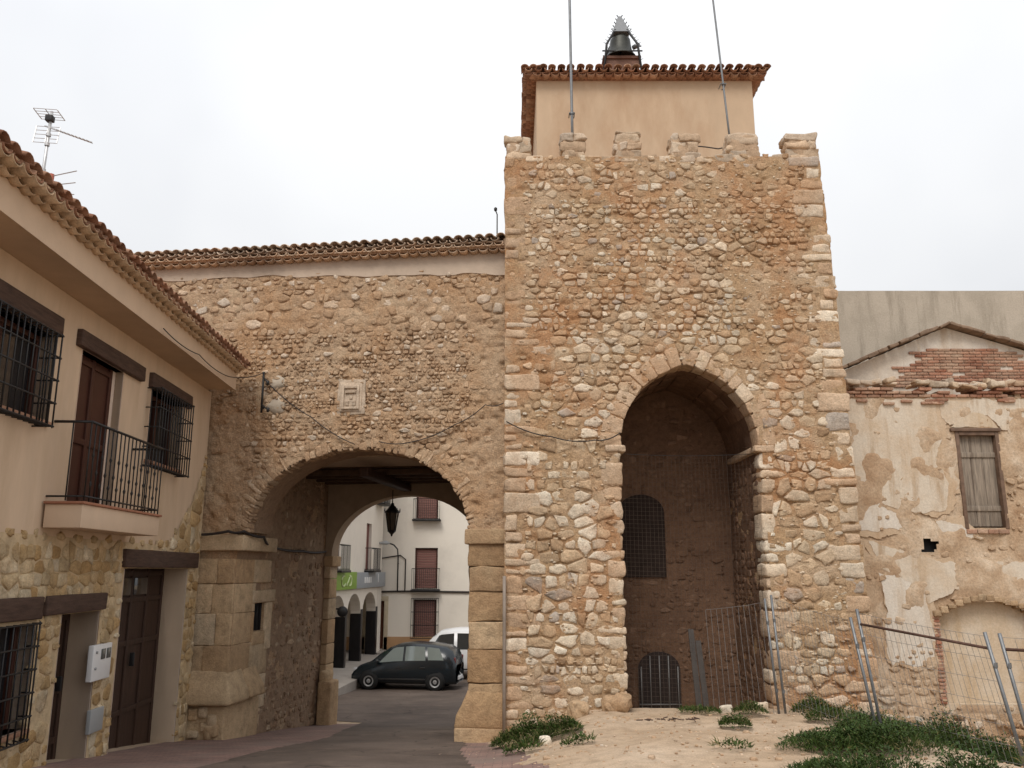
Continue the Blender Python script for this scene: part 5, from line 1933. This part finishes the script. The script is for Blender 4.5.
mb.build('net_mesh', plain('dark_wire', (.10, .075, .06), .6, .1), nt_)
mb = MB()
mb.tube([TOWER(x, .21, NZ - .04 * math.sin((x - AX0) / (AX1 - AX0) * math.pi)) for x in np.linspace(AX0, AX1, 9)], .005, 5)
mb.build('top_wire', M['iron'], nt_)
# grey planks leaning in the alcove
mb = MB()
for k, (x, h, a) in enumerate(((3.24, 1.45, .05), (3.37, 1.25, .09))):
    fr = lambda u, n, v, x=x, a=a: TOWER(x + u - v * a * .4, .95 - n + v * .25, .5 + v)
    mb.bev(fr, 0, .10, 0, .03, 0, h, .004)
    tag(mb.build('plank', plain('grey_plank', (.075, .066, .060), .8, .2, 6), None), ('taller' if k == 0 else 'shorter') + ' of two grey planks leaning inside the dark alcove', 'plank', 'planks in the alcove')
    mb = MB()
# ------------------------------------------------------------------ the square beyond the gate
M['far_white'] = plain('white_wall', (.76, .70, .61), .9, .05, .6, spec=.1, col2=(.58, .53, .46))
M['far_ochre'] = plain('ochre_plinth', (.42, .25, .13), .9, .1, 1.5)
M['blind'] = plain('red_blind', (.24, .12, .10), .7, .12, 8, stretch=(.2, .2, 6))
M['pillar'] = plain('black_marble', (.012, .011, .012), .35, .2, 4)
def FAR(x, n, z):
    return (x, 42.0 + n, z)
fb = thing('white_town_house', 'white three storey house facing the square beyond the gate', 'house', FAR(-2, 0, -1))
fh = [(-4.72, -3.62, -.12, 1.62, .2), (-4.70, -3.60, 2.12, 4.05, .2), (-4.70, -3.62, 5.45, 7.4, .2), (-.5, .6, 2.12, 4.05, .2), (-.5, .6, -.12, 1.62, .2), (-6.98, -6.12, -.66, 1.55, .25), (-.5, .6, 5.45, 7.4, .2)]
FO = lambda a, b, c: FAR(a, -b, c)
mb = MB()
wall_grid(mb, FO, -14, 7, -1.6, 10.2, fh, 0.0, .22)
mb.box(FAR, -13.99, 6.99, .26, 9, -1.6, 10.19)
for (a, b) in ((-14, -13.99), (6.99, 7)):
    mb.box(FAR, a, b, .0, .27, -1.6, 10.2)
mb.build('wall', M['far_white'], fb)
mb = MB()
for (a, b) in ((-14, -7.0), (-6.1, 7)):
    mb.bev(FO, a, b, .0, .05, -1.6, -.1, .01)
mb.build('plinth', M['far_ochre'], fb)
mb = MB()
mb.bev(FO, -14.1, 7.1, -.1, .35, 10.2, 10.4, .02)
tile_roof(mb, FO, -14, 7, .45, 10.42, 1, .3, .4, .8, -1)
mb.prism(lambda a, b, c: FAR(b, a, c), [(-.3, 10.41), (4.5, 11.9), (9.1, 10.41)], -14.1, 7.1)
mb.build('roof', M['tile'], fb)
for i, h in enumerate(fh):
    if i == 5:
        mb = MB()
        mb.bev(FO, h[0] + .01, h[1] - .01, -.22, -.14, h[2], h[3] - .01, .01)
        for q in ((h[0] + .08, h[0] + .40), (h[1] - .40, h[1] - .08)):
            for z_ in ((-.55, .3), (.4, 1.4)):
                mb.bev(FO, q[0], q[1], -.15, -.12, z_[0], z_[1], .02)
        mb.build('door', plain('brown_door', (.14, .05, .025), .6, .15, 5), fb)
        mb = MB()
        for (a, b, c, e) in ((h[0] - .2, h[0], -.7, 1.56), (h[1], h[1] + .2, -.7, 1.56), (h[0] - .2, h[1] + .2, 1.562, 1.78)):
            mb.bev(FO, a, b, .0, .05, c, e, .01)
        mb.build('door_surround', plain('pale_stone', (.5, .42, .3), .9, .1), fb)
        continue
    mb = MB()
    for (a, b, c, e) in ((h[0] + .002, h[0] + .08, h[2] + .002, h[3] - .002), (h[1] - .08, h[1] - .002, h[2] + .002, h[3] - .002), (h[0] + .082, h[1] - .082, h[3] - .08, h[3] - .002)):
        mb.bev(FO, a, b, -.2, -.10, c, e, .01)
    wn_ = mb.build('window', M['shutter'], fb)
    mb = MB()
    n_ = int((h[3] - h[2]) / .12)
    for k in range(n_):
        z_ = h[2] + .03 + k * .12
        mb.bev(FO, h[0] + .083, h[1] - .083, -.19, -.145, z_, z_ + .112, .008)
    mb.build('blind', M['blind'], wn_)
    mb = MB()
    lo, hi, out = (h[2] - .05, h[3] + .05, .12) if h[2] < 1 else (h[2] - .02, h[2] + .95, .32)
    for k in range(15):
        s = lerp(h[0] - .1, h[1] + .1, k / 14)
        mb.tube([FO(s, out, lo), FO(s, out, hi)], .011, 4)
    for z_ in (lo, hi) if h[2] > 1 else (lo, lerp(lo, hi, .33), lerp(lo, hi, .66), hi):
        mb.tube([FO(h[0] - .1, -.02, z_), FO(h[0] - .1, out, z_), FO(h[1] + .1, out, z_), FO(h[1] + .1, -.02, z_)], .016, 4)
    if h[2] > 1:
        mb.bev(FO, h[0] - .15, h[1] + .15, .0, out + .05, lo - .1, lo - .02, .01)
    mb.build('railing', M['iron'], wn_)
mb = MB()
mb.tube([FO(x, .05, 1.98 + .02 * math.sin(x)) for x in np.linspace(-13, 6.5, 30)], .045, 5)
mb.tube([FO(-5.15, .05, 2.0), FO(-5.15, .05, 3.5), FO(-5.4, .05, 3.7), FO(-7, .05, 3.45)], .03, 5)
mb.build('facade_cables', M['cable'], fb)

AL_A = math.atan2(.70, 10.3)
def ARC(a, b, c):
    """a along the arcade away from the gate, b out towards the square"""
    return (-6.95 + math.sin(AL_A) * a + math.cos(AL_A) * b, 31.5 + math.cos(AL_A) * a - math.sin(AL_A) * b, c)
ab = thing('arcade_building', 'white corner building with an arcade of black pillars under a green and grey sign', 'building', ARC(5, 0, -.9))
ah = [(1.5, 2.5, 3.0, 5.05, .25), (6.9, 7.9, 3.0, 5.05, .25), (8.7, 9.7, 6.1, 8.1, .25), (1.5, 2.5, 6.1, 8.1, .25), (4.4, 5.3, 6.1, 8.1, .25)]
mb = MB()
wall_grid(mb, ARC, -6, 10.25, 2.2, 10.4, ah, 0, .25)
mb.box(ARC, -6, 10.24, -8, -.27, 2.2, 10.39)
for (a, b) in ((-6, -5.99), (10.24, 10.25)):
    mb.box(ARC, a, b, -.28, 0, 2.2, 10.4)
mb.box(ARC, -6, 10.24, -8, -2.8, -1.2, 2.195)
mb.build('wall', M['far_white'], ab)
pil = [-4.6, -1.6, 1.15, 3.8, 6.4, 9.3]
mb = MB()
for a, b in zip(pil, pil[1:]):
    n = 14
    lo, hi = a + .14, b - .14
    c, r_ = (lo + hi) / 2, (hi - lo) / 2
    for k in range(n):
        t0, t1 = math.pi * k / n, math.pi * (k + 1) / n
        p, q = (c - r_ * math.cos(t0), .95 + 1.08 * math.sin(t0) ** .8), (c - r_ * math.cos(t1), .95 + 1.08 * math.sin(t1) ** .8)
        mb.prism(lambda x, y, z: ARC(x, y, z), [p, q, (q[0], 2.197), (p[0], 2.197)], -.42, .02)
for a in pil:
    mb.box(ARC, a - .139, a + .139, -.42, .02, .95, 2.197)
mb.box(ARC, 9.48, 10.24, -.42, .02, -1.1, 2.197)
mb.build('arcade_arches', M['far_white'], ab)
for a in pil:
    mb = MB()
    mb.bev(ARC, a - .16, a + .16, -.44, .05, -1.2, 1.35, .03)
    mb.build('pillar', M['pillar'], ab)
mb = MB()
mb.bev(ARC, .75, 4.6, .03, .22, 2.24, 2.92, .015)
sg = mb.build('green_sign', plain('green_sign', (.20, .34, .035), .45, .05, spec=.4), ab)
mb = MB()
cq = [(2.45 + .3 * math.cos(t), 2.58 + .2 * math.sin(t)) for t in np.linspace(R(70), R(330), 12)]
mb.tube([ARC(a, .23, z) for a, z in cq], .035, 5)
mb.tube([ARC(2.9 + .5 * t, .23, 2.38 + .38 * t) for t in (0, .5, 1)], .035, 5)
mb.tube([ARC(3.4 + .25 * math.cos(t), .23, 2.58 + .2 * math.sin(t)) for t in np.linspace(R(-110), R(110), 10)], .035, 5)
mb.build('emblem', plain('pale_emblem', (.62, .70, .40), .5, .05), sg)
mb = MB()
mb.bev(ARC, 4.62, 10.22, .03, .20, 2.24, 2.90, .015)
s2 = mb.build('grey_sign', plain('grey_sign', (.27, .29, .31), .45, .05, spec=.4), ab)
mb = MB()
for (a, w_) in ((6.0, .22), (6.35, .22), (6.7, .3), (7.1, .18), (8.6, .1)):
    mb.bev(ARC, a, a + w_, .19, .215, 2.45, 2.45 + (.25 if w_ > .15 else .38), .01)
mb.build('sign_marks', M['white_box'], s2)
for i, h in enumerate(ah):
    mb = MB()
    mb.bev(ARC, h[0] + .01, h[1] - .01, -.24, -.16, h[2], h[3] - .01, .01)
    for c in (h[0] + .06, (h[0] + h[1]) / 2, h[1] - .06):
        mb.bev(ARC, c - .05, c + .05, -.17, -.12, h[2], h[3] - .01, .008)
    wn_ = mb.build('window', M['blind'], ab)
    mb = MB()
    for k in range(11):
        s = lerp(h[0] - .15, h[1] + .15, k / 10)
        mb.tube([ARC(s, .4, h[2]), ARC(s, .4, h[2] + .95)], .011, 4)
    for z_ in (h[2] + .03, h[2] + .95):
        mb.tube([ARC(h[0] - .15, 0, z_), ARC(h[0] - .15, .4, z_), ARC(h[1] + .15, .4, z_), ARC(h[1] + .15, 0, z_)], .016, 4)
    for s in (h[0] - .15, h[1] + .15):
        for d_ in (.13, .27):
            mb.tube([ARC(s, d_, h[2]), ARC(s, d_, h[2] + .95)], .010, 4)
    mb.bev(ARC, h[0] - .2, h[1] + .2, .0, .45, h[2] - .1, h[2] - .004, .015)
    mb.build('railing', M['iron'], wn_)
mb = MB()
tile_roof(mb, ARC, -6, 10.2, .4, 10.42, 1, .3, .4, .8, -1)
mb.prism(lambda a, b, c: ARC(b, a, c), [(.35, 10.401), (-4, 11.8), (-8, 10.401)], -6, 10.25)
mb.build('roof', M['tile'], ab)
mb = MB()
mb.tube([ARC(2.0, .1, 1.55), ARC(2.0, .3, 1.55)], .03, 6)
mb.lathe([(.0, -.05), (.20, -.05), (.20, .05), (.0, .05)], ARC(2.0, .35, 1.45), 16, rot=Euler((R(90), 0, R(15))).to_matrix())
tag(mb.build('round_sign', M['iron']), 'small round dark sign hanging by the nearest black pillar', 'sign')
# pavement of the arcade
mb = MB()
edge = [(-6, 1.3), (4, 1.35), (8.5, 1.2), (10.2, 1.1), (10.3, .9)]
for (a, b), (c, e) in zip(edge, edge[1:]):
    za, zb_ = -.98, -.98
    mb.add([ARC(a, -3, -.66), ARC(c, -3, -.66), ARC(c, e, -.84), ARC(a, b, -.84), ARC(a, b, -1.8), ARC(c, e, -1.8)], [(0, 1, 2, 3), (3, 2, 5, 4)], smooth=False)
mb.add([FAR(-8, -.2, -.70), FAR(7, -.2, -.70), FAR(7, -1.2, -.74), FAR(-6.2, -1.2, -.74), FAR(-6.2, -1.2, -1.5), FAR(7, -1.2, -1.5), FAR(7, 0, -.69), FAR(-8, 0, -.69)], [(0, 1, 2, 3), (3, 2, 5, 4), (7, 6, 1, 0)], smooth=False)
struct(mb.build('sidewalk', M['sidewalk']))
# wall lamp
sl = thing('street_lamp', 'slim wall mounted street lamp on the white house beside the arcade corner', 'street lamp', FO(-5.5, .2, 2.0))
mb = MB()
mb.tube([FO(-5.5, .1, 2.0), FO(-5.5, .16, 3.6), FO(-5.52, .3, 3.98), FO(-5.68, .5, 4.18), FO(-5.9, .7, 4.26)], .035, 6)
mb.tube([FO(-5.5, .0, 2.2), FO(-5.5, .12, 2.2)], .03, 6)
mb.tube([FO(-5.5, .0, 3.3), FO(-5.5, .15, 3.3)], .03, 6)
mb.build('lamp_pole', M['iron'], sl)
mb = MB()
mb.tube([FO(-5.85, .68, 4.25), FO(-6.0, .8, 4.27), FO(-6.3, 1.0, 4.24)], [.04, .10, .05], 8)
mb.build('lamp_head', M['grey_box'], sl)

# ------------------------------------------------------------------ vehicles
def vehicle(root, fr, st, zb, mat_body, glass, wheels, wr, winds, side_w, lights, tail):
    """fr(x forward, y left, z); st = stations (x, z belt, z top, half width, half width at top)"""
    mb = MB()
    V, Fc = [], []
    m_ = 13
    for (x, zbelt, zt_, wd, wt) in st:
        half = [(0, zb + .02), (wd * .86, zb), (wd * .97, zb + .10), (wd, lerp(zb, zbelt, .55)), (wd * .985, zbelt), (lerp(wd, wt, .85) * 1.0, lerp(zbelt, zt_, .86)), (wt * .72, lerp(zbelt, zt_, .985)), (0, zt_)]
        ring = half + [(-y, z) for y, z in half[-2:0:-1]]
        m_ = len(ring)
        V += [fr(x, y, z) for y, z in ring]
    for i in range(len(st) - 1):
        for k in range(m_):
            Fc.append((i * m_ + k, i * m_ + (k + 1) % m_, (i + 1) * m_ + (k + 1) % m_, (i + 1) * m_ + k))
    Fc.append(tuple(range(m_)))
    Fc.append(tuple((len(st) - 1) * m_ + k for k in range(m_))[::-1])
    mb.add(V, Fc)
    body = mb.build('body', mat_body, root)
    def sec(x):
        return [interp(x, [(s[0], s[j]) for s in sorted(st)]) for j in (1, 2, 3, 4)]
    def on(x, t, off=.012):
        zbelt, zt_, wd, wt = sec(x)
        z = lerp(zbelt, zt_, t)
        y = lerp(wd * .985, lerp(wd, wt, .85), t / .86) if t < .86 else lerp(lerp(wd, wt, .85), wt * .72, (t - .86) / .125)
        return y + off, z
    for sgn in (1, -1):
        for (x0b, x0t, x1b, x1t, tl, th) in side_w:
            mb = MB()
            n = 6
            V = []
            for k in range(n + 1):
                xb, xt = lerp(x0b, x1b, k / n), lerp(x0t, x1t, k / n)
                yb, zb2 = on(xb, tl)
                yt, zt2 = on(xt, th)
                V += [fr(xb, sgn * yb, zb2), fr(xt, sgn * yt, zt2)]
            mb.add(V, [(2 * k, 2 * k + 2, 2 * k + 3, 2 * k + 1) for k in range(n)])
            mb.build('side_window', glass, body)
    for (xa, ta, xb, tb, f_) in winds:
        mb = MB()
        ya, za = on(xa, ta, .0)
        yb, zb2 = on(xb, tb, .0)
        dx = .02 if xb < xa else -.02
        mb.quad(fr(xa + dx, ya * f_, za + .03), fr(xa + dx, -ya * f_, za + .03), fr(xb + dx, -yb * f_, zb2 + .03), fr(xb + dx, yb * f_, zb2 + .03))
        mb.build('windscreen', glass, body)
    tyre, rim = plain('tyre', (.012, .012, .012), .8, .1), plain('wheel_rim', (.42, .43, .44), .35, .1, metal=.6)
    for (x, y) in wheels:
        w_ = thing_part('wheel', root)
        rot = Matrix.Rotation(math.atan2(Vector(fr(0, 1, 0)).y - Vector(fr(0, 0, 0)).y, Vector(fr(0, 1, 0)).x - Vector(fr(0, 0, 0)).x), 3, 'Z') @ Matrix.Rotation(R(90), 3, 'Y')
        mb = MB()
        mb.lathe([(wr * .62, -.1), (wr * .92, -.1), (wr, -.07), (wr, .07), (wr * .92, .1), (wr * .62, .1)], fr(x, y, zb - .24 + wr + .02), 24, rot=rot)
        mb.build('tyre', tyre, w_)
        mb = MB()
        mb.lathe([(.0, .07), (wr * .18, .085), (wr * .3, .06), (wr * .55, .08), (wr * .64, .095), (wr * .64, -.095), (wr * .5, -.08), (0, -.08)], fr(x, y, zb - .24 + wr + .02), 16, rot=rot)
        mb.build('rim', rim, w_)
        mb = MB()
        mb.lathe([(.0, -.09), (wr * 1.16, -.09), (wr * 1.16, .088), (0, .088)], fr(x, y - math.copysign(.015, y), zb - .24 + wr + .05), 24, rot=rot)
        mb.build('wheel_arch', tyre, body)
    for (x, y, z, sx, sy, sz) in lights:
        mb = MB()
        mb.block(fr, x - sx, x + sx, y - sy, y + sy, z - sz, z + sz, .04, 0, (.5, .5, .5), 1)
        mb.build('headlight' if x > 0 else 'tail_light', plain('lamp_glass', (.5, .5, .5), .2, .05, spec=.6) if x > 0 else plain('red_lamp', (.12, .012, .010), .3, .05, spec=.5), body)
    mb = MB()
    xf, xr = st[-1][0], st[0][0]
    mb.block(fr, xr - .03, xr + .06, -.35, .35, .34, .47, .01, 0, (.5, .5, .5), 1)
    mb.build('number_plate', M['white_box'], body)
    for sgn in (1, -1):
        mb = MB()
        mb.bev(fr, *tail, sgn * .845 - .012, sgn * .845 + .02, .36, .41, .008)
        mb.build('trim_strip', M['iron'], body)
        mb = MB()
        zbelt, zt_, wd, wt = sec(.85)
        mb.block(fr, .82, .96, min(sgn * wd, sgn * (wd + .17)), max(sgn * wd, sgn * (wd + .17)), zbelt + .02, zbelt + .15, .03, 0, (.5, .5, .5), 1)
        mb.build('mirror', mat_body, body)
        for hx_ in (.05, -.85):
            mb = MB()
            mb.bev(fr, hx_, hx_ + .18, sgn * (wd + .0) - .01, sgn * (wd + .0) + .02, zbelt - .13, zbelt - .10, .006)
            mb.build('door_handle', M['iron'], body)
def thing_part(name, root):
    o = bpy.data.objects.new(name, None)
    o.empty_display_size = .1
    COL.objects.link(o)
    o.parent = root
    return o
def VFR(cx, cy, yaw, zfn):
    c, s = math.cos(yaw), math.sin(yaw)
    z0 = zfn(cx, cy)
    return lambda x, y, z: (cx + c * x - s * y, cy + s * x + c * y, z0 + z)
glass = plain('car_glass', (.16, .19, .18), .08, .05, spec=.9)
car_p = plain('dark_teal_paint', (.006, .011, .015), .22, .06, spec=.6)
van_p = plain('white_paint', (.68, .68, .68), .3, .03, spec=.5)
gz = lambda x, y: road_z(y) + .012
cr_ = thing('parked_car', 'dark teal compact people carrier parked beyond the gate', 'car', (-3.80, 32.6, gz(0, 32.6)))
fr = VFR(-3.80, 32.6, R(180 - 9), gz)
vehicle(cr_, fr, [(-1.94, .80, .88, .66, .5), (-1.90, .93, 1.10, .76, .56), (-1.78, .97, 1.36, .82, .60), (-1.55, .98, 1.50, .85, .62), (-1.0, .97, 1.58, .86, .63), (-.3, .95, 1.61, .865, .64), (.25, .93, 1.56, .865, .62), (.6, .91, 1.42, .865, .60), (.9, .90, 1.24, .86, .60), (1.15, .88, 1.02, .855, .63), (1.32, .84, .93, .84, .62), (1.62, .74, .83, .80, .58), (1.84, .60, .70, .72, .5), (1.95, .48, .52, .6, .42)],
        .22, car_p, glass, [(1.22, .78), (1.22, -.78), (-1.22, .78), (-1.22, -.78)], .305,
        [(1.1, .08, .52, .78, 1.0)] if False else [(1.12, .3, .5, .93, .92), (-1.86, .35, -1.6, .9, .85)],
        [(-.02, -.02, .86, .38, .10, .84), (-.86, -.80, -.10, -.10, .10, .84), (-1.52, -1.32, -.95, -.88, .12, .82)],
        [(1.76, .55, .66, .12, .14, .07), (1.76, -.55, .66, .12, .14, .07), (-1.88, .62, 1.0, -0 + .04, .06, .13), (-1.88, -.62, 1.0, .04, .06, .13)], (-.85, .85))
vn = thing('parked_van', 'white van with dark windows parked behind the dark teal car', 'van', (-1.95, 35.4, gz(0, 35.4)))
fr = VFR(-1.95, 35.4, R(180 - 5), gz)
vehicle(vn, fr, [(-2.2, .95, 1.5, .78, .66), (-2.1, 1.02, 1.78, .86, .72), (-1.2, 1.02, 1.88, .88, .74), (.2, 1.02, 1.90, .88, .74), (.8, 1.02, 1.82, .88, .72), (1.15, 1.02, 1.55, .87, .70), (1.5, 1.0, 1.16, .86, .70), (1.7, .92, 1.05, .84, .66), (2.1, .80, .92, .80, .6), (2.2, .6, .7, .72, .5)],
        .24, van_p, plain('dark_van_glass', (.03, .034, .036), .08, .05, spec=.8), [(1.35, .8), (1.35, -.8), (-1.35, .8), (-1.35, -.8)], .32,
        [(1.48, .4, .95, .9, .92)], [(.25, .25, 1.2, .85, .12, .80), (-.95, -.95, .12, .12, .12, .80), (-2.0, -1.95, -1.1, -1.1, .12, .80)],
        [(2.06, .6, .74, .12, .14, .09), (2.06, -.6, .74, .12, .14, .09), (-2.12, .74, 1.0, .06, .06, .2), (-2.12, -.74, 1.0, .06, .06, .2)], (-.9, .9))

mb = MB()
p0 = Vector(WING(.16, -.02, 9.05))
mb.tube([p0, p0 + Vector((0, 0, .52)), p0 + Vector((-.03, 0, .60))], .012, 5)
mb.lathe([(.001, -.05), (.03, -.02), (.03, .03), (.001, .05)], p0 + Vector((-.03, 0, .62)), 6)
tag(mb.build('roof_spike', M['iron']), 'short thin metal spike standing on the wing roof right against the tower edge', 'spike')

# ------------------------------------------------------------------ weeds, rocks, pebbles
rgl = random.Random(91)
def leaf(mb, p, L, w_, az, el, tone):
    d = Vector((math.cos(az) * math.cos(el), math.sin(az) * math.cos(el), math.sin(el)))
    s = Vector((-math.sin(az), math.cos(az), 0))
    up = s.cross(d) * -1
    a = Vector(p)
    m1 = a + d * L * .5 + s * w_ / 2 + up * L * .08
    m2 = a + d * L * .5 - s * w_ / 2 + up * L * .08
    e = a + d * L - Vector((0, 0, L * .18))
    mb.add([a, m1, e, m2, a + d * L * .55], [(0, 1, 4), (1, 2, 4), (2, 3, 4), (3, 0, 4)], tone, False)
def weed(mb, x, y, r_, h, n, size, tn=None):
    sd_ = rgl.random() * 99
    for _ in range(n):
        a = rgl.uniform(0, 2 * math.pi)
        q = math.sqrt(rgl.random())
        edge_ = r_ * (1 + .22 * n1(math.cos(a) * 1.3 + sd_, math.sin(a) * 1.3, 1.0, 5))
        px, py = x + math.cos(a) * q * edge_, y + math.sin(a) * q * edge_
        hz = h * max(.08, 1 - q ** 2.2) * (1 + .6 * n1(px * 1.0 + sd_, py, 4, 4))
        t = rgl.random() ** .55
        z = ground_z(px, py) + .03 + hz * t
        tone = (max(0, min(1, (.5 if tn is None else tn) + rgl.gauss(0, .2) + .12 * (t - .6))), rgl.random(), 0)
        if rgl.random() < .22:
            L_, a2 = size * rgl.uniform(1.6, 3.4), rgl.uniform(0, 6.28)
            leaf(mb, (px, py, ground_z(px, py) + .02 + hz * .4), L_, size * .13, a2, rgl.uniform(.6, 1.45), (min(1, tone[0] + rgl.uniform(.1, .5)), tone[1], 0))
            continue
        leaf(mb, (px, py, z), size * rgl.uniform(.6, 1.35), size * rgl.uniform(.35, .6), a + rgl.uniform(-1.2, 1.2), rgl.uniform(-.1, 1.1), tone)
def wplant(x, y, r_, h, n, size, label, group='green weed clumps on the sand'):
    mb = MB()
    weed(mb, x, y, r_, h, n, size)
    tag(mb.build('weed_clump', M['weed'], None), label, 'weed', group)
wplant(.15, 12.9, .40, 0.320, 2600, .05, 'broad dark weed clump at the foot of the right gate pier')
wplant(.62, 12.45, .34, 0.272, 2200, .048, 'weed clump in front of the tower foot, right of the bushy one by the pier')
wplant(.12, 11.4, .22, 0.128, 300, .06, 'low weed tuft in front of the bushy clump by the pier')
wplant(.78, 10.9, .20, 0.112, 220, .055, 'small sparse weed tuft on the pink paving edge near the bottom')
wplant(3.0, 12.1, .22, 0.192, 800, .045, 'single round green tuft alone on the sand in front of the alcove')
wplant(2.95, 14.1, .34, 0.096, 700, .045, 'flat weed tuft along the alcove threshold, left one')
wplant(3.72, 14.0, .26, 0.144, 800, .045, 'weed tuft at the alcove threshold beside the wire fence post')
wplant(2.42, 9.9, .22, 0.064, 160, .05, 'flattened pale weed patch on the open sand near the bottom edge')
wplant(4.72, 14.0, .34, 0.240, 1300, .055, 'dark weed clump against the tower base right of the alcove')
wplant(4.55, 13.0, .30, 0.144, 900, .05, 'low weed clump on the sand between the alcove and the twin fence posts')
mb = MB()
for _ in range(190):
    y = rgl.uniform(6.3, 14.2)
    xl = interp(y, [(6.0, 2.2), (8, 2.75), (10, 3.35), (11.5, 3.9), (13, 4.5), (14, 5.0)])
    x = xl + rgl.random() ** 1.2 * 4.2
    if n1(x, y, 1.1, 12) < .06 and x < xl + 2.2:
        continue
    near = sstep(xl - .1, xl + .9, x)
    weed(mb, x, y, rgl.uniform(.28, .48), max(.05, rgl.uniform(.06, .16) + .13 * near + .26 * n1(x, y, .75, 19)), 700, .046, .42 + .4 * n1(x, y, .8, 3))
o = mb.build('weeds', M['weed'], None)
o['kind'] = 'stuff'
tag(o, 'dense mass of dark green weeds around the wire fence at lower right', 'weeds')
def rock(x, y, s, label, tone=.6, mat='wing_stone', h=.7):
    mb = MB()
    z = ground_z(x, y)
    for k in range(4):
        ox, oy, q = rgl.uniform(-.4, .4) * s, rgl.uniform(-.3, .3) * s, s * (1 if k == 0 else rgl.uniform(.4, .7))
        mb.block(WORLD, x + ox - q, x + ox + q, y + oy - q * .8, y + oy + q * .8, z - q * .3, z + q * 2 * h, q * .5, q * .32, (tone, .6, .5), 3)
    tag(mb.build('rock', M[mat]), label, 'rock')
rock(1.02, 14.25, .15, 'reddish boulder leaning against the tower foot, left of the alcove', .2, 'tower_stone', .9)
rock(1.72, 14.62, .21, 'crumbling orange lump of masonry at the left foot of the alcove', .15, 'tower_stone', .6)
rock(3.38, 14.3, .09, 'pale rubble stone between the two weed tufts at the alcove threshold', .9, 'tower_stone', .6)
rock(3.95, 14.35, .11, 'pale stone behind the weed tuft by the alcove fence post', .8, 'tower_stone', .7)
rock(.42, 11.9, .08, 'small pale stone among the weeds in front of the gate pier', .9, 'tower_stone', .6)
mb = MB()
for _ in range(1500):
    x, y = rgl.uniform(-1.0, 6.5), rgl.uniform(6, 14.6)
    s = rgl.uniform(.006, .020) * (2.2 if rgl.random() < .05 and x > .3 else 1) * (.6 if x < .1 else 1)
    z = ground_z(x, y) + .055 * n1(x, y, 1.6, 4) * sstep(-.4, .8, x)
    mb.block(WORLD, x - s, x + s, y - s * .8, y + s * .8, z - s * .4, z + s * .9, s * .5, s * .2, (rgl.random(), rgl.random(), 0), 1)
o = mb.build('pebbles', M['wing_stone'], None)
o['kind'] = 'stuff'
tag(o, 'pebbles and crumbs of stone scattered over the sand', 'pebbles')
mb = MB()
for _ in range(26):
    x, y = rgl.gauss(2.35, .25), rgl.gauss(12.9, .12)
    p = Vector((x, y, ground_z(x, y) + .04))
    a = rgl.uniform(0, 6.3)
    mb.tube([p, p + Vector((math.cos(a), math.sin(a), .15)) * rgl.uniform(.05, .14)], .008, 4)
tag(mb.build('twigs', M['lintel']), 'few dark dry twigs lying on the sand below the iron door', 'twigs')
